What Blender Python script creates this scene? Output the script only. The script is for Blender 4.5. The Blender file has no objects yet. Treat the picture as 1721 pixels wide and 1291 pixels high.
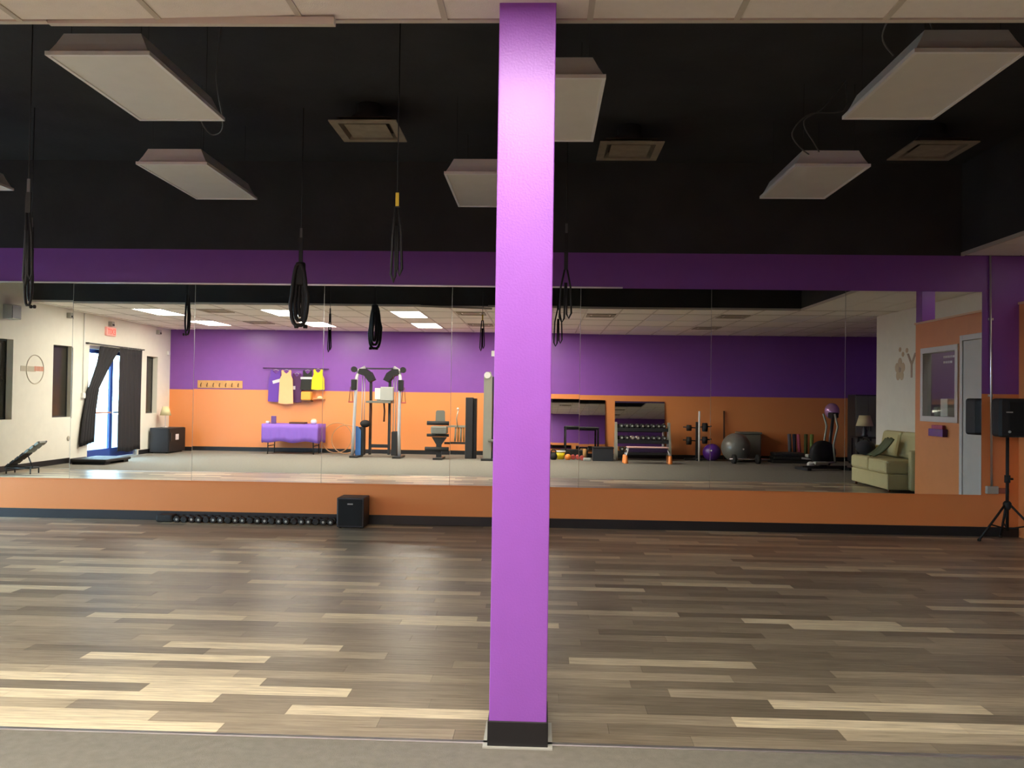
import bpy, bmesh, math, random
from mathutils import Vector, Matrix
random.seed(7)
S = bpy.context.scene
COL = S.collection

# ------------------------------------------------------------------ camera, world, exposure
W, H, F = 1721.0, 1291.0, 1400.0
HC = 1.45
def _basis():
    d = Vector(((910 - 860.5) / F, (671 - 645.5) / F, 1)).normalized()      # depth axis (towards the mirror wall)
    n = Vector((0.0145, -1, ((671 - 645.5) - 0.0145 * (910 - 860.5)) / F)).normalized()   # world up
    e = d.cross(-n)
    if e.x < 0: e = -e
    return Matrix((e, d, n))
RB = _basis()
cam = bpy.data.cameras.new('camera'); cam.sensor_fit = 'HORIZONTAL'; cam.sensor_width = 36
cam.lens = F / W * 36; cam.clip_start = 0.05; cam.clip_end = 300
co = bpy.data.objects.new('camera', cam); COL.objects.link(co)
X, Y, Z = RB @ Vector((1, 0, 0)), RB @ Vector((0, -1, 0)), RB @ Vector((0, 0, -1))
co.matrix_world = Matrix(((X.x, Y.x, Z.x, 0), (X.y, Y.y, Z.y, 0), (X.z, Y.z, Z.z, HC), (0, 0, 0, 1)))
S.camera = co

S.view_settings.view_transform = 'Standard'; S.view_settings.look = 'None'
S.view_settings.gamma = 1; S.view_settings.use_curve_mapping = False
S.view_settings.exposure = 0.0
S.cycles.use_denoising = True
S.cycles.max_bounces = 10; S.cycles.diffuse_bounces = 6; S.cycles.glossy_bounces = 6
S.cycles.transparent_max_bounces = 8
S.cycles.sample_clamp_indirect = 8.0
S.cycles.caustics_reflective = False; S.cycles.caustics_refractive = False

world = bpy.data.worlds.new('world'); S.world = world; world.use_nodes = True
bg = world.node_tree.nodes['Background']
bg.inputs[0].default_value = (0.50, 0.75, 1.0, 1); bg.inputs[1].default_value = 30.0
LAMP = 46.0                                   # strength of the lit ceiling panels

# ------------------------------------------------------------------ room measures (metres)
D = 9.45        # mirror wall
YB = -2.3       # back wall (behind the camera)
XL = -9.58      # shopfront wall
XE = 9.2        # far end wall
XP = 5.3        # office partition
XW = 6.4        # white wall behind the sofa
CZ = 3.12       # suspended ceiling
DZ = 4.15        # black roof deck over the open part
YE = 3.67       # edge of the suspended ceiling
XK = 4.66       # right edge of the open black part
YC = 3.52       # carpet edge
SPLIT = 1.58    # orange below, purple above

def at(px, py, y):
    """point on the depth plane y seen at a pixel of the photograph"""
    r = RB @ Vector((px - W / 2, py - H / 2, F)); t = y / r.y
    return Vector((r.x * t, y, HC + r.z * t))
def mir(px, py, y):
    """same, for a thing seen in the mirror that stands at depth y in front of it"""
    p = at(px, py, 2 * D - y); return Vector((p.x, y, p.z))

# ------------------------------------------------------------------ materials
def lin(h):
    h = h.lstrip('#'); c = [int(h[i:i + 2], 16) / 255 for i in (0, 2, 4)]
    return tuple((x / 12.92 if x <= 0.04045 else ((x + 0.055) / 1.055) ** 2.4) for x in c)
def mat(name, col, rough=0.6, metal=0.0, spec=0.5, var=0.06, scale=6.0, bump=0.0, bscale=60.0, emit=None, estr=0.0):
    c = lin(col) if isinstance(col, str) else col
    m = bpy.data.materials.new(name); m.use_nodes = True
    nt = m.node_tree; b = nt.nodes['Principled BSDF']
    b.inputs['Roughness'].default_value = rough; b.inputs['Metallic'].default_value = metal
    b.inputs['Specular IOR Level'].default_value = spec
    tc = nt.nodes.new('ShaderNodeTexCoord')
    nz = nt.nodes.new('ShaderNodeTexNoise'); nz.inputs['Scale'].default_value = scale; nz.inputs['Detail'].default_value = 4
    nt.links.new(tc.outputs['Object'], nz.inputs['Vector'])
    mx = nt.nodes.new('ShaderNodeMix'); mx.data_type = 'RGBA'
    mx.inputs['A'].default_value = tuple(x * (1 - var) for x in c) + (1,)
    mx.inputs['B'].default_value = tuple(min(1, x * (1 + var)) for x in c) + (1,)
    nt.links.new(nz.outputs['Fac'], mx.inputs['Factor']); nt.links.new(mx.outputs['Result'], b.inputs['Base Color'])
    if bump:
        n2 = nt.nodes.new('ShaderNodeTexNoise'); n2.inputs['Scale'].default_value = bscale; n2.inputs['Detail'].default_value = 3
        nt.links.new(tc.outputs['Object'], n2.inputs['Vector'])
        bp = nt.nodes.new('ShaderNodeBump'); bp.inputs['Strength'].default_value = bump; bp.inputs['Distance'].default_value = 0.01
        nt.links.new(n2.outputs['Fac'], bp.inputs['Height']); nt.links.new(bp.outputs['Normal'], b.inputs['Normal'])
    if emit is not None:
        b.inputs['Emission Color'].default_value = tuple(emit) + (1,); b.inputs['Emission Strength'].default_value = estr
    return m

PURPLE = (0.24, 0.080, 0.39); ORANGE = (0.80, 0.285, 0.095)
def two_tone(name, split):
    m = mat(name, PURPLE, 0.34, spec=0.4, bump=0.08, bscale=90)
    nt = m.node_tree; b = nt.nodes['Principled BSDF']
    src = b.inputs['Base Color'].links[0].from_socket
    g = nt.nodes.new('ShaderNodeNewGeometry'); sx = nt.nodes.new('ShaderNodeSeparateXYZ')
    nt.links.new(g.outputs['Position'], sx.inputs[0])
    lt = nt.nodes.new('ShaderNodeMath'); lt.operation = 'LESS_THAN'; lt.inputs[1].default_value = split
    nt.links.new(sx.outputs['Z'], lt.inputs[0])
    mx = nt.nodes.new('ShaderNodeMix'); mx.data_type = 'RGBA'
    mx.inputs['B'].default_value = ORANGE + (1,)
    nt.links.new(src, mx.inputs['A']); nt.links.new(lt.outputs[0], mx.inputs['Factor'])
    nt.links.new(mx.outputs['Result'], b.inputs['Base Color'])
    return m
M = {}
M['twotone'] = two_tone('purple_over_orange_paint', SPLIT)
M['purple'] = mat('purple_paint', PURPLE, 0.34, spec=0.4, bump=0.08, bscale=90)
M['column'] = mat('column_purple_paint', (0.31, 0.10, 0.52), 0.36, spec=0.36, bump=0.12, bscale=110)
M['orange'] = mat('orange_paint', ORANGE, 0.4, spec=0.35, bump=0.06, bscale=90)
M['white_paint'] = mat('white_wall_paint', (0.83, 0.82, 0.73), 0.6, spec=0.3, bump=0.08, bscale=80)
M['white_trim'] = mat('white_trim_paint', (0.82, 0.83, 0.82), 0.35)
M['black_deck'] = mat('black_sprayed_deck', (0.048, 0.048, 0.050), 0.85, spec=0.15, var=0.3, scale=2.0, bump=0.3, bscale=14)
M['tile'] = mat('mineral_ceiling_tile', (0.90, 0.85, 0.78), 0.9, spec=0.1, var=0.05, scale=20, bump=0.25, bscale=220)
M['grid'] = mat('ceiling_grid_metal', (0.60, 0.55, 0.46), 0.5)
M['base'] = mat('black_vinyl_base', (0.012, 0.012, 0.014), 0.45, var=0.15)
M['carpet'] = mat('grey_carpet', (0.200, 0.190, 0.160), 0.95, spec=0.1, var=0.22, scale=22, bump=0.5, bscale=320)
M['subfloor'] = mat('dark_subfloor', (0.05, 0.042, 0.035), 0.8)
M['mirror'] = mat('silvered_glass', (0.90, 0.92, 0.90), 0.0, metal=1.0, var=0.0)
M['edge'] = mat('polished_glass_edge', (0.62, 0.66, 0.62), 0.15, metal=0.6)
M['alu'] = mat('brushed_aluminium', (0.72, 0.72, 0.72), 0.3, metal=0.9)
M['chrome'] = mat('chrome', (0.85, 0.85, 0.86), 0.12, metal=1.0, var=0.0)
M['lamp_on'] = mat('lit_acrylic_diffuser', (0.9, 0.88, 0.8), 0.5, emit=(1.0, 0.91, 0.77), estr=LAMP)
M['lamp_off'] = mat('unlit_acrylic_diffuser', (0.82, 0.80, 0.74), 0.35, bump=0.1, bscale=300)
M['fixture'] = mat('white_enamel_fixture', (0.90, 0.89, 0.89), 0.4)
M['vent'] = mat('dusty_air_diffuser', (0.36, 0.31, 0.23), 0.6, var=0.35, scale=8)
M['vent_dark'] = mat('dark_duct_throat', (0.07, 0.055, 0.04), 0.8, var=0.4, scale=9)
M['cable'] = mat('grey_flex_cable', (0.10, 0.10, 0.10), 0.5)
M['strap'] = mat('black_nylon_webbing', (0.010, 0.010, 0.011), 0.6, bump=0.2, bscale=200)
M['yellow'] = mat('yellow_webbing', (0.85, 0.62, 0.04), 0.5)
M['blk_plastic'] = mat('black_plastic', (0.015, 0.015, 0.016), 0.62, spec=0.3, bump=0.1, bscale=150)
M['blk_rubber'] = mat('black_rubber', (0.013, 0.013, 0.013), 0.7, bump=0.2, bscale=120)
M['blk_box'] = mat('charcoal_vinyl_cabinet', (0.026, 0.029, 0.036), 0.5, bump=0.15, bscale=200)
M['grille'] = mat('black_speaker_grille', (0.014, 0.014, 0.014), 0.75, spec=0.2, bump=0.6, bscale=350)
M['dark_steel'] = mat('dark_painted_steel', (0.040, 0.042, 0.045), 0.4, metal=0.4)
M['grey_steel'] = mat('silver_grey_steel', (0.52, 0.52, 0.54), 0.35, metal=0.5)
M['grey_pad'] = mat('grey_vinyl_pad', (0.17, 0.17, 0.14), 0.5)
M['olive_steel'] = mat('pale_grey_steel', (0.36, 0.36, 0.30), 0.4, metal=0.3)
M['blue'] = mat('blue_panel', (0.055, 0.16, 0.42), 0.4)
M['white'] = mat('white_plastic', (0.82, 0.82, 0.80), 0.4)
M['lgrey'] = mat('light_grey_plastic', (0.42, 0.43, 0.40), 0.5)
M['wood'] = mat('pine_board', (0.62, 0.33, 0.12), 0.5, var=0.25, scale=9)
M['brown'] = mat('brown_leather_strap', (0.10, 0.035, 0.015), 0.6)
M['cloth_purple'] = mat('purple_tablecloth', (0.24, 0.11, 0.52), 0.7, bump=0.2, bscale=70)
M['shirt_purple'] = mat('purple_jersey', (0.14, 0.05, 0.38), 0.8)
M['shirt_peach'] = mat('peach_jersey', (0.95, 0.50, 0.24), 0.8)
M['shirt_plum'] = mat('plum_jersey', (0.085, 0.025, 0.10), 0.8)
M['shirt_black'] = mat('black_jersey', (0.018, 0.020, 0.018), 0.8)
M['shirt_yellow'] = mat('yellow_jersey', (0.90, 0.62, 0.02), 0.8)
M['print_white'] = mat('white_shirt_print', (0.78, 0.74, 0.80), 0.7)
M['hoop'] = mat('tan_hoop_plastic', (0.55, 0.29, 0.13), 0.35)
M['sofa'] = mat('khaki_upholstery', (0.56, 0.49, 0.25), 0.85, bump=0.3, bscale=160)
M['sofa_side'] = M['sofa']
M['green_cloth'] = mat('green_cotton_throw', (0.095, 0.11, 0.055), 0.9, bump=0.2, bscale=60)
M['shade'] = mat('cream_lampshade', (0.75, 0.66, 0.38), 0.8)
M['ball_grey'] = mat('grey_ball_vinyl', (0.16, 0.155, 0.13), 0.3)
M['ball_purple'] = mat('purple_ball_vinyl', (0.10, 0.025, 0.26), 0.25)
M['foil'] = mat('pink_violet_foil', (0.55, 0.30, 0.55), 0.22, metal=0.35)
M['pink'] = mat('pink_foam', (0.52, 0.10, 0.17), 0.8)
M['olive'] = mat('olive_foam', (0.085, 0.09, 0.02), 0.8)
M['green'] = mat('green_foam', (0.16, 0.20, 0.04), 0.8)
M['navy'] = mat('navy_foam', (0.03, 0.03, 0.06), 0.8)
M['steelblue'] = mat('grey_blue_foam', (0.12, 0.13, 0.16), 0.8)
M['kb_yellow'] = mat('yellow_plastic', (0.85, 0.70, 0.02), 0.4)
M['kb_orange'] = mat('orange_plastic', (0.90, 0.26, 0.05), 0.4)
M['kb_red'] = mat('red_vinyl', (0.45, 0.07, 0.06), 0.45)
M['tan'] = mat('tan_cork', (0.45, 0.24, 0.08), 0.7)
M['step_pink'] = mat('pale_pink_rubber', (0.80, 0.50, 0.46), 0.6)
M['step_deck'] = mat('dark_violet_deck', (0.035, 0.015, 0.06), 0.5)
M['logo_red'] = mat('faded_red_vinyl', (0.62, 0.28, 0.20), 0.6)
M['logo_grey'] = mat('faded_grey_vinyl', (0.50, 0.46, 0.36), 0.6)
M['decal'] = mat('tan_wall_decal', (0.56, 0.44, 0.29), 0.6)
M['decal_brown'] = mat('brown_wall_decal', (0.40, 0.30, 0.22), 0.6)
M['lilac'] = mat('lilac_wall_paint', (0.36, 0.29, 0.40), 0.6)
M['grey_door'] = mat('grey_door_paint', (0.72, 0.72, 0.68), 0.5)
M['dark_glass'] = mat('blacked_out_glass', (0.030, 0.028, 0.022), 0.25)
M['curtain'] = mat('black_curtain_cloth', (0.016, 0.015, 0.018), 0.85, bump=0.2, bscale=50)
M['asphalt'] = mat('wet_asphalt', (0.035, 0.045, 0.06), 0.9)
M['blue_metal'] = mat('blue_painted_metal', (0.02, 0.06, 0.30), 0.5)
M['exit'] = mat('lit_red_letters', (0.8, 0.03, 0.02), 0.5, emit=(1.0, 0.05, 0.03), estr=2.2)
M['exit_body'] = mat('exit_sign_face', (0.80, 0.45, 0.40), 0.5, emit=(1.0, 0.25, 0.2), estr=0.30)  # white face; the letters' red glow is put into its colour and emission
M['label_white'] = mat('paper_label', (0.75, 0.70, 0.74), 0.7)

def glass():
    m = bpy.data.materials.new('clear_glass'); m.use_nodes = True; nt = m.node_tree
    nt.nodes.remove(nt.nodes['Principled BSDF'])
    out = nt.nodes['Material Output']
    t = nt.nodes.new('ShaderNodeBsdfTransparent'); t.inputs[0].default_value = (0.95, 0.98, 0.97, 1)
    g = nt.nodes.new('ShaderNodeBsdfGlossy'); g.inputs['Roughness'].default_value = 0.02
    mx = nt.nodes.new('ShaderNodeMixShader'); mx.inputs[0].default_value = 0.05
    nt.links.new(t.outputs[0], mx.inputs[1]); nt.links.new(g.outputs[0], mx.inputs[2])
    nt.links.new(mx.outputs[0], out.inputs[0]); return m
M['glass'] = glass()

def plank_mat(name, use_attr):
    """vinyl plank: colour per plank (object colour, or a colour attribute on the joined far planks) with streaky grain"""
    m = bpy.data.materials.new(name); m.use_nodes = True; nt = m.node_tree; b = nt.nodes['Principled BSDF']
    if use_attr:
        a = nt.nodes.new('ShaderNodeVertexColor'); a.layer_name = 'tone'; src = a.outputs[0]
    else:
        a = nt.nodes.new('ShaderNodeObjectInfo'); src = a.outputs['Color']
    g = nt.nodes.new('ShaderNodeNewGeometry')
    mp = nt.nodes.new('ShaderNodeMapping'); mp.inputs['Scale'].default_value = (1.6, 26, 1)
    nt.links.new(g.outputs['Position'], mp.inputs['Vector'])
    n = nt.nodes.new('ShaderNodeTexNoise'); n.inputs['Scale'].default_value = 2.2; n.inputs['Detail'].default_value = 6
    n.inputs['Roughness'].default_value = 0.65
    nt.links.new(mp.outputs[0], n.inputs['Vector'])
    rp = nt.nodes.new('ShaderNodeValToRGB')
    rp.color_ramp.elements[0].position = 0.28; rp.color_ramp.elements[0].color = (0.52, 0.48, 0.44, 1)
    rp.color_ramp.elements[1].position = 0.72; rp.color_ramp.elements[1].color = (1.30, 1.28, 1.25, 1)
    nt.links.new(n.outputs['Fac'], rp.inputs[0])
    mx = nt.nodes.new('ShaderNodeMix'); mx.data_type = 'RGBA'; mx.blend_type = 'MULTIPLY'; mx.inputs['Factor'].default_value = 1
    nt.links.new(src, mx.inputs['A']); nt.links.new(rp.outputs[0], mx.inputs['B'])
    nt.links.new(mx.outputs['Result'], b.inputs['Base Color'])
    b.inputs['Roughness'].default_value = 0.33; b.inputs['Specular IOR Level'].default_value = 0.5
    bp = nt.nodes.new('ShaderNodeBump'); bp.inputs['Strength'].default_value = 0.12; bp.inputs['Distance'].default_value = 0.004
    nt.links.new(n.outputs['Fac'], bp.inputs['Height']); nt.links.new(bp.outputs[0], b.inputs['Normal'])
    return m
M['plank'] = plank_mat('vinyl_plank', False); M['plank_far'] = plank_mat('vinyl_plank_far', True)

# ------------------------------------------------------------------ mesh helpers
class B:
    """collects shapes, then links them as ONE mesh object"""
    def __init__(s): s.bm = bmesh.new()
    def box(s, x0, x1, y0, y1, z0, z1, bev=0.0):
        r = bmesh.ops.create_cube(s.bm, size=1.0)
        for v in r['verts']:
            v.co = Vector(((x0 + x1) / 2 + v.co.x * (x1 - x0), (y0 + y1) / 2 + v.co.y * (y1 - y0), (z0 + z1) / 2 + v.co.z * (z1 - z0)))
        if bev:
            es = list({e for v in r['verts'] for e in v.link_edges})
            bmesh.ops.bevel(s.bm, geom=es, offset=bev, segments=2, affect='EDGES', profile=0.5)
        return s
    def tube(s, pts, r, seg=8, closed=False):
        pts = [Vector(p) for p in pts]; n = len(pts); rings = []
        for i, p in enumerate(pts):
            a = pts[(i - 1) % n] if (closed or i > 0) else p
            c = pts[(i + 1) % n] if (closed or i < n - 1) else p
            t = (c - a).normalized()
            u = t.orthogonal().normalized() if i == 0 else (u - t * u.dot(t)).normalized()
            w = t.cross(u); rr = r[i] if isinstance(r, (list, tuple)) else r
            rings.append([s.bm.verts.new(p + (u * math.cos(k * 2 * math.pi / seg) + w * math.sin(k * 2 * math.pi / seg)) * rr) for k in range(seg)])
        for i in range(n if closed else n - 1):
            A, C = rings[i], rings[(i + 1) % n]
            for k in range(seg):
                try: s.bm.faces.new((A[k], A[(k + 1) % seg], C[(k + 1) % seg], C[k])).smooth = True
                except ValueError: pass
        if not closed:
            s.bm.faces.new(rings[0][::-1]); s.bm.faces.new(rings[-1])
        return s
    def cyl(s, p0, p1, r, seg=16): return s.tube([p0, p1], r, seg)
    def lathe(s, prof, c=(0, 0, 0), seg=20, axis='z'):
        rings = []
        for (r, h) in prof:
            ring = []
            for k in range(seg):
                a = 2 * math.pi * k / seg; p = (r * math.cos(a), r * math.sin(a), h)
                if axis == 'x': p = (h, p[0], p[1])
                if axis == 'y': p = (p[0], h, p[1])
                ring.append(s.bm.verts.new(Vector(p) + Vector(c)))
            rings.append(ring)
        for A, C in zip(rings, rings[1:]):
            for k in range(seg):
                s.bm.faces.new((A[k], A[(k + 1) % seg], C[(k + 1) % seg], C[k])).smooth = True
        s.bm.faces.new(rings[0][::-1]); s.bm.faces.new(rings[-1]); return s
    def ball(s, c, r, sc=(1, 1, 1), seg=24):
        q = bmesh.ops.create_uvsphere(s.bm, u_segments=seg, v_segments=seg * 2 // 3, radius=r)
        for v in q['verts']:
            v.co = Vector((v.co.x * sc[0] + c[0], v.co.y * sc[1] + c[1], v.co.z * sc[2] + c[2]))
            for f in v.link_faces: f.smooth = True
        return s
    def prism(s, poly, lo, hi, axis='y'):
        def P(a, b, h): return {'y': (a, h, b), 'x': (h, a, b), 'z': (a, b, h)}[axis]
        A = [s.bm.verts.new(P(a, b, lo)) for a, b in poly]; C = [s.bm.verts.new(P(a, b, hi)) for a, b in poly]
        s.bm.faces.new(A); s.bm.faces.new(C[::-1]); n = len(A)
        for i in range(n): s.bm.faces.new((A[i], C[i], C[(i + 1) % n], A[(i + 1) % n]))
        return s
    def sheet(s, fn, nu, nv, thick=0.004):
        g = [[s.bm.verts.new(fn(i / nu, j / nv)) for j in range(nv + 1)] for i in range(nu + 1)]
        fs = []
        for i in range(nu):
            for j in range(nv):
                f = s.bm.faces.new((g[i][j], g[i + 1][j], g[i + 1][j + 1], g[i][j + 1])); f.smooth = True; fs.append(f)
        bmesh.ops.recalc_face_normals(s.bm, faces=fs)
        bmesh.ops.solidify(s.bm, geom=fs, thickness=thick); return s
    def xf(s, mtx):
        bmesh.ops.transform(s.bm, matrix=mtx, verts=s.bm.verts); return s
    def build(s, name, m, parent=None, loc=None, rot=None):
        bmesh.ops.recalc_face_normals(s.bm, faces=s.bm.faces)
        me = bpy.data.meshes.new(name); s.bm.to_mesh(me); s.bm.free()
        me.materials.append(m)
        o = bpy.data.objects.new(name, me); COL.objects.link(o)
        if parent: o.parent = parent
        if loc is not None: o.location = loc
        if rot is not None: o.rotation_euler = rot
        return o

def tag(o, label, cat, group=None, kind=None):
    o['label'] = label; o['category'] = cat
    if group: o['group'] = group
    if kind: o['kind'] = kind
    return o
def thing(name, label, cat, loc=(0, 0, 0), rotz=0.0, group=None, kind=None):
    o = bpy.data.objects.new(name, None); o.empty_display_size = 0.1; COL.objects.link(o)
    o.location = loc; o.rotation_euler = (0, 0, rotz)
    return tag(o, label, cat, group, kind)
def dup(root, loc, label=None, rotz=None, group=None):
    r = root.copy(); COL.objects.link(r); r.location = loc
    if rotz is not None: r.rotation_euler = (0, 0, rotz)
    if label: r['label'] = label
    if group: r['group'] = group
    for ch in list(root.children):
        c = ch.copy(); COL.objects.link(c); c.parent = r
        for g in list(ch.children):
            q = g.copy(); COL.objects.link(q); q.parent = c
    return r
def struct(o, label, cat): return tag(o, label, cat, kind='structure')
def bx(*a, **k): return B().box(*a, **k)

# ================================================================== THE SETTING
# ---- floor: slab > carpet, planks
fl = struct(bx(XL - 0.3, XE + 0.3, YB - 0.3, D + 0.3, -0.20, -0.012).build('floor', M['subfloor']),
            'studio floor of wood-look planks with grey carpet in front', 'floor')
bx(XL, XE, YB, YC, -0.012, 0.0).build('carpet', M['carpet'], fl)
tr = bx(XL, XE, YC - 0.004, YC + 0.022, -0.008, 0.006, bev=0.003).build('transition_strip', M['alu'], fl)
PW, PL, GAP = 0.118, 1.02, 0.0014
TONES = [(0.205, 0.176, 0.132), (0.25, 0.217, 0.163), (0.29, 0.252, 0.19), (0.33, 0.288, 0.215),
         (0.385, 0.337, 0.25), (0.48, 0.425, 0.31), (0.70, 0.63, 0.46)]
WTS = [11, 16, 19, 19, 16, 14, 16]
def plank_mesh(w):
    b = bx(-w / 2 + GAP / 2, w / 2 - GAP / 2, -PW / 2 + GAP / 2, PW / 2 - GAP / 2, -0.011, 0.0)
    bmesh.ops.recalc_face_normals(b.bm, faces=b.bm.faces)
    me = bpy.data.meshes.new('plank'); b.bm.to_mesh(me); b.bm.free(); me.materials.append(M['plank']); return me
PM = plank_mesh(PL)
far_v, far_f, far_c = [], [], []
row, yy, count = 0, YC + 0.022 + PW / 2, 0
while yy < D:
    x = XL - ((row * 0.37 + random.uniform(-0.12, 0.12)) % 1.0) * PL + PL / 2
    while x - PL / 2 < XW:
        tone = random.choices(TONES, WTS)[0]; j = random.uniform(0.92, 1.08); tone = tuple(t * j for t in tone)
        vis = abs(x) < (yy * 0.68 + 1.0)
        if row < 40 and vis and count < 298 and x - PL / 2 > XL and x + PL / 2 < XP:
            o = bpy.data.objects.new('plank', PM); COL.objects.link(o); o.parent = fl; o.location = (x, yy, 0); o.color = tone + (1,); count += 1
        else:
            x0, x1 = max(x - PL / 2 + GAP / 2, XL), min(x + PL / 2 - GAP / 2, XW); y0, y1 = yy - PW / 2 + GAP / 2, min(yy + PW / 2 - GAP / 2, D)
            if x1 > x0:
                n = len(far_v)
                for z in (-0.011, 0.0): far_v += [(x0, y0, z), (x1, y0, z), (x1, y1, z), (x0, y1, z)]
                far_f += [tuple(n + k for k in q) for q in ((4, 5, 6, 7), (0, 1, 5, 4), (1, 2, 6, 5), (2, 3, 7, 6), (3, 0, 4, 7))]
                far_c += [tone] * 5
        x += PL
    yy += PW; row += 1
me = bpy.data.meshes.new('planks'); me.from_pydata(far_v, [], far_f); me.materials.append(M['plank_far'])
ca = me.color_attributes.new('tone', 'FLOAT_COLOR', 'CORNER')
for p in me.polygons:
    for li in p.loop_indices: ca.data[li].color = far_c[p.index] + (1,)
o = bpy.data.objects.new('far_planks', me); COL.objects.link(o); o.parent = fl; o['kind'] = 'stuff'

# ---- walls
struct(bx(XL - 0.2, XE, D, D + 0.2, -0.012, CZ).build('wall_front', M['twotone']),
       'purple wall over an orange band that carries the long mirror', 'wall')
wb = struct(bx(XL, XE, YB - 0.2, YB, -0.012, DZ).build('wall_back', M['twotone']),
       'purple over orange gym wall seen in the mirror', 'wall')
struct(bx(XE, XE + 0.2, YB - 0.2, D + 0.2, -0.012, DZ).build('wall_end', M['purple']), 'dark purple end wall beyond the exercise machines', 'wall')
# shopfront wall, with three window openings and the door opening
WIN = [(4.12, 4.85, 0.93, 2.38), (2.17, 2.88, 0.93, 2.37), (-1.60, -1.02, 0.97, 2.37), (5.25, 7.0, 0.45, 2.44), (7.4, 9.15, 0.45, 2.44)]
DOOR = (-0.62, 1.56, 0.0, 2.46)
wl = struct(bx(XL - 0.2, XL, YB - 0.2, D + 0.2, 2.46, DZ).build('wall_left', M['white_paint']), 'white shopfront wall with dark windows and a double door', 'wall')
ops = sorted(WIN + [DOOR]); ys = [YB - 0.2] + [v for a in ops for v in a[:2]] + [D + 0.2]
for i in range(0, len(ys), 2): bx(XL - 0.2, XL, ys[i], ys[i + 1], -0.012, 2.46).build('wall_section', M['white_paint'], wl)
for (a, b_, z0, z1) in WIN:
    bx(XL - 0.2, XL, a, b_, -0.012, z0).build('wall_section', M['white_paint'], wl)
    bx(XL - 0.2, XL, a, b_, z1, 2.46).build('wall_section', M['white_paint'], wl)
# white wall behind the sofa and the short return
struct(bx(XW, XW + 0.15, 2.72, D, -0.012, CZ).build('wall_right', M['white_paint']), 'white side wall behind the khaki sofa', 'wall')
struct(bx(XW + 0.15, XE, 2.72, 2.87, -0.012, CZ).build('wall_return', M['white_paint']), 'white return wall hidden behind the side wall', 'wall')
# black walls of the open roof space
bk = struct(bx(XL - 0.2, XE + 0.2, D, D + 0.2, CZ, DZ).build('wall_upper', M['black_deck']), 'black painted strip of wall above the purple band', 'wall')
bx(XL, XK + 0.05, YE - 0.06, YE - 0.01, CZ + 0.02, DZ).build('bulkhead', M['black_deck'], bk)
bx(XK + 0.01, XK + 0.06, YE, D, CZ + 0.02, DZ).build('bulkhead', M['black_deck'], bk)

# ---- ceilings
ce = struct(bx(XL - 0.2, XE + 0.2, YB - 0.2, D + 0.2, DZ, DZ + 0.1).build('ceiling', M['black_deck']),
            'ceiling of white tiles around an open black-painted roof deck', 'ceiling')
bx(XL, XE, YB, YE - 0.062, CZ + 0.03, CZ + 0.05).build('plenum_board', M['tile'], ce)
bx(XK + 0.065, XE, YE - 0.06, D, CZ + 0.03, CZ + 0.05).build('plenum_board', M['tile'], ce)
TX = 0.64; rowsY = [(YE - 0.025, 2.79), (2.79, 1.51), (1.51, 0.23), (0.23, -1.05), (-1.05, YB)]
seams = [0.19 + TX * k for k in range(-16, 15)]
LIT = [(x, y) for x in (-7.81, -5.25, -2.69, -0.13) for y in (2.15, -0.41)]
UNLIT = [(x, y) for x in (2.43, 4.99) for y in (2.15, -0.41)]
VENTS = [(-6.53, 2.47), (-1.41, 2.47), (1.15, 2.47), (3.71, 2.47), (-6.53, -0.09), (-1.41, -0.09), (3.71, -0.09)]
holes = LIT + UNLIT
tile_cache = {}
def tile(x0, x1, y0, y1):
    key = (round(x1 - x0, 3), round(y0 - y1, 3))
    w, l = x1 - x0, y0 - y1
    if key not in tile_cache:
        b = bx(-w / 2 + 0.010, w / 2 - 0.010, -l / 2 + 0.010, l / 2 - 0.010, 0.004, 0.022)
        bmesh.ops.recalc_face_normals(b.bm, faces=b.bm.faces)
        me = bpy.data.meshes.new('ceiling_tile'); b.bm.to_mesh(me); b.bm.free(); me.materials.append(M['tile']); tile_cache[key] = me
    o = bpy.data.objects.new('ceiling_tile', tile_cache[key]); COL.objects.link(o); o.parent = ce
    o.location = ((x0 + x1) / 2, (y0 + y1) / 2, CZ); return o
xs = [XL] + [s for s in seams if XL + 0.05 < s < XE - 0.05] + [XE]
for a, b_ in zip(xs, xs[1:]):
    for (y0, y1) in rowsY:
        cx, cy = (a + b_) / 2, (y0 + y1) / 2
        if any(abs(cx - hx) < 0.2 and abs(cy - hy) < 0.3 for hx, hy in holes): continue
        tile(a, b_, y0, y1)
for a, b_ in zip([XK + 0.02] + [s for s in seams if s > XK + 0.2 and s < XE - 0.05], [s for s in seams if s > XK + 0.2 and s < XE - 0.05] + [XE]):
    y = YE - 0.025
    while y < D - 0.05:
        y2 = min(y + 1.28, D)
        if not (abs((a + b_) / 2 - 5.63) < 0.2 and y < 7.9 < y2): tile(a, b_, y2, y)
        y = y2
for s in xs[1:-1]: bx(s - 0.013, s + 0.013, YB, YE - 0.03, CZ - 0.002, CZ + 0.03).build('grid_bar', M['grid'], ce)
for (y0, y1) in rowsY[1:]: bx(XL, XE, y0 - 0.012, y0 + 0.012, CZ - 0.0015, CZ + 0.03).build('grid_bar', M['grid'], ce)
bx(0.0, XE, YE - 0.03, YE, CZ - 0.003, CZ + 0.035).build('edge_trim', M['grid'], ce)
bx(XL, -2.25, YE - 0.03, YE, CZ - 0.003, CZ + 0.035).build('edge_trim', M['grid'], ce)
bx(-1.0, 0.0, YE - 0.03, YE, CZ - 0.001, CZ + 0.035).build('edge_trim', M['grid'], ce)
e = bx(0, 1.32, -0.015, 0.015, -0.003, 0.03).build('sagging_edge_trim', M['grid'], ce); e.location = (-2.25, YE - 0.005, CZ - 0.004); e.rotation_euler = (0, math.radians(1.4), math.radians(-2.6))
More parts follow.
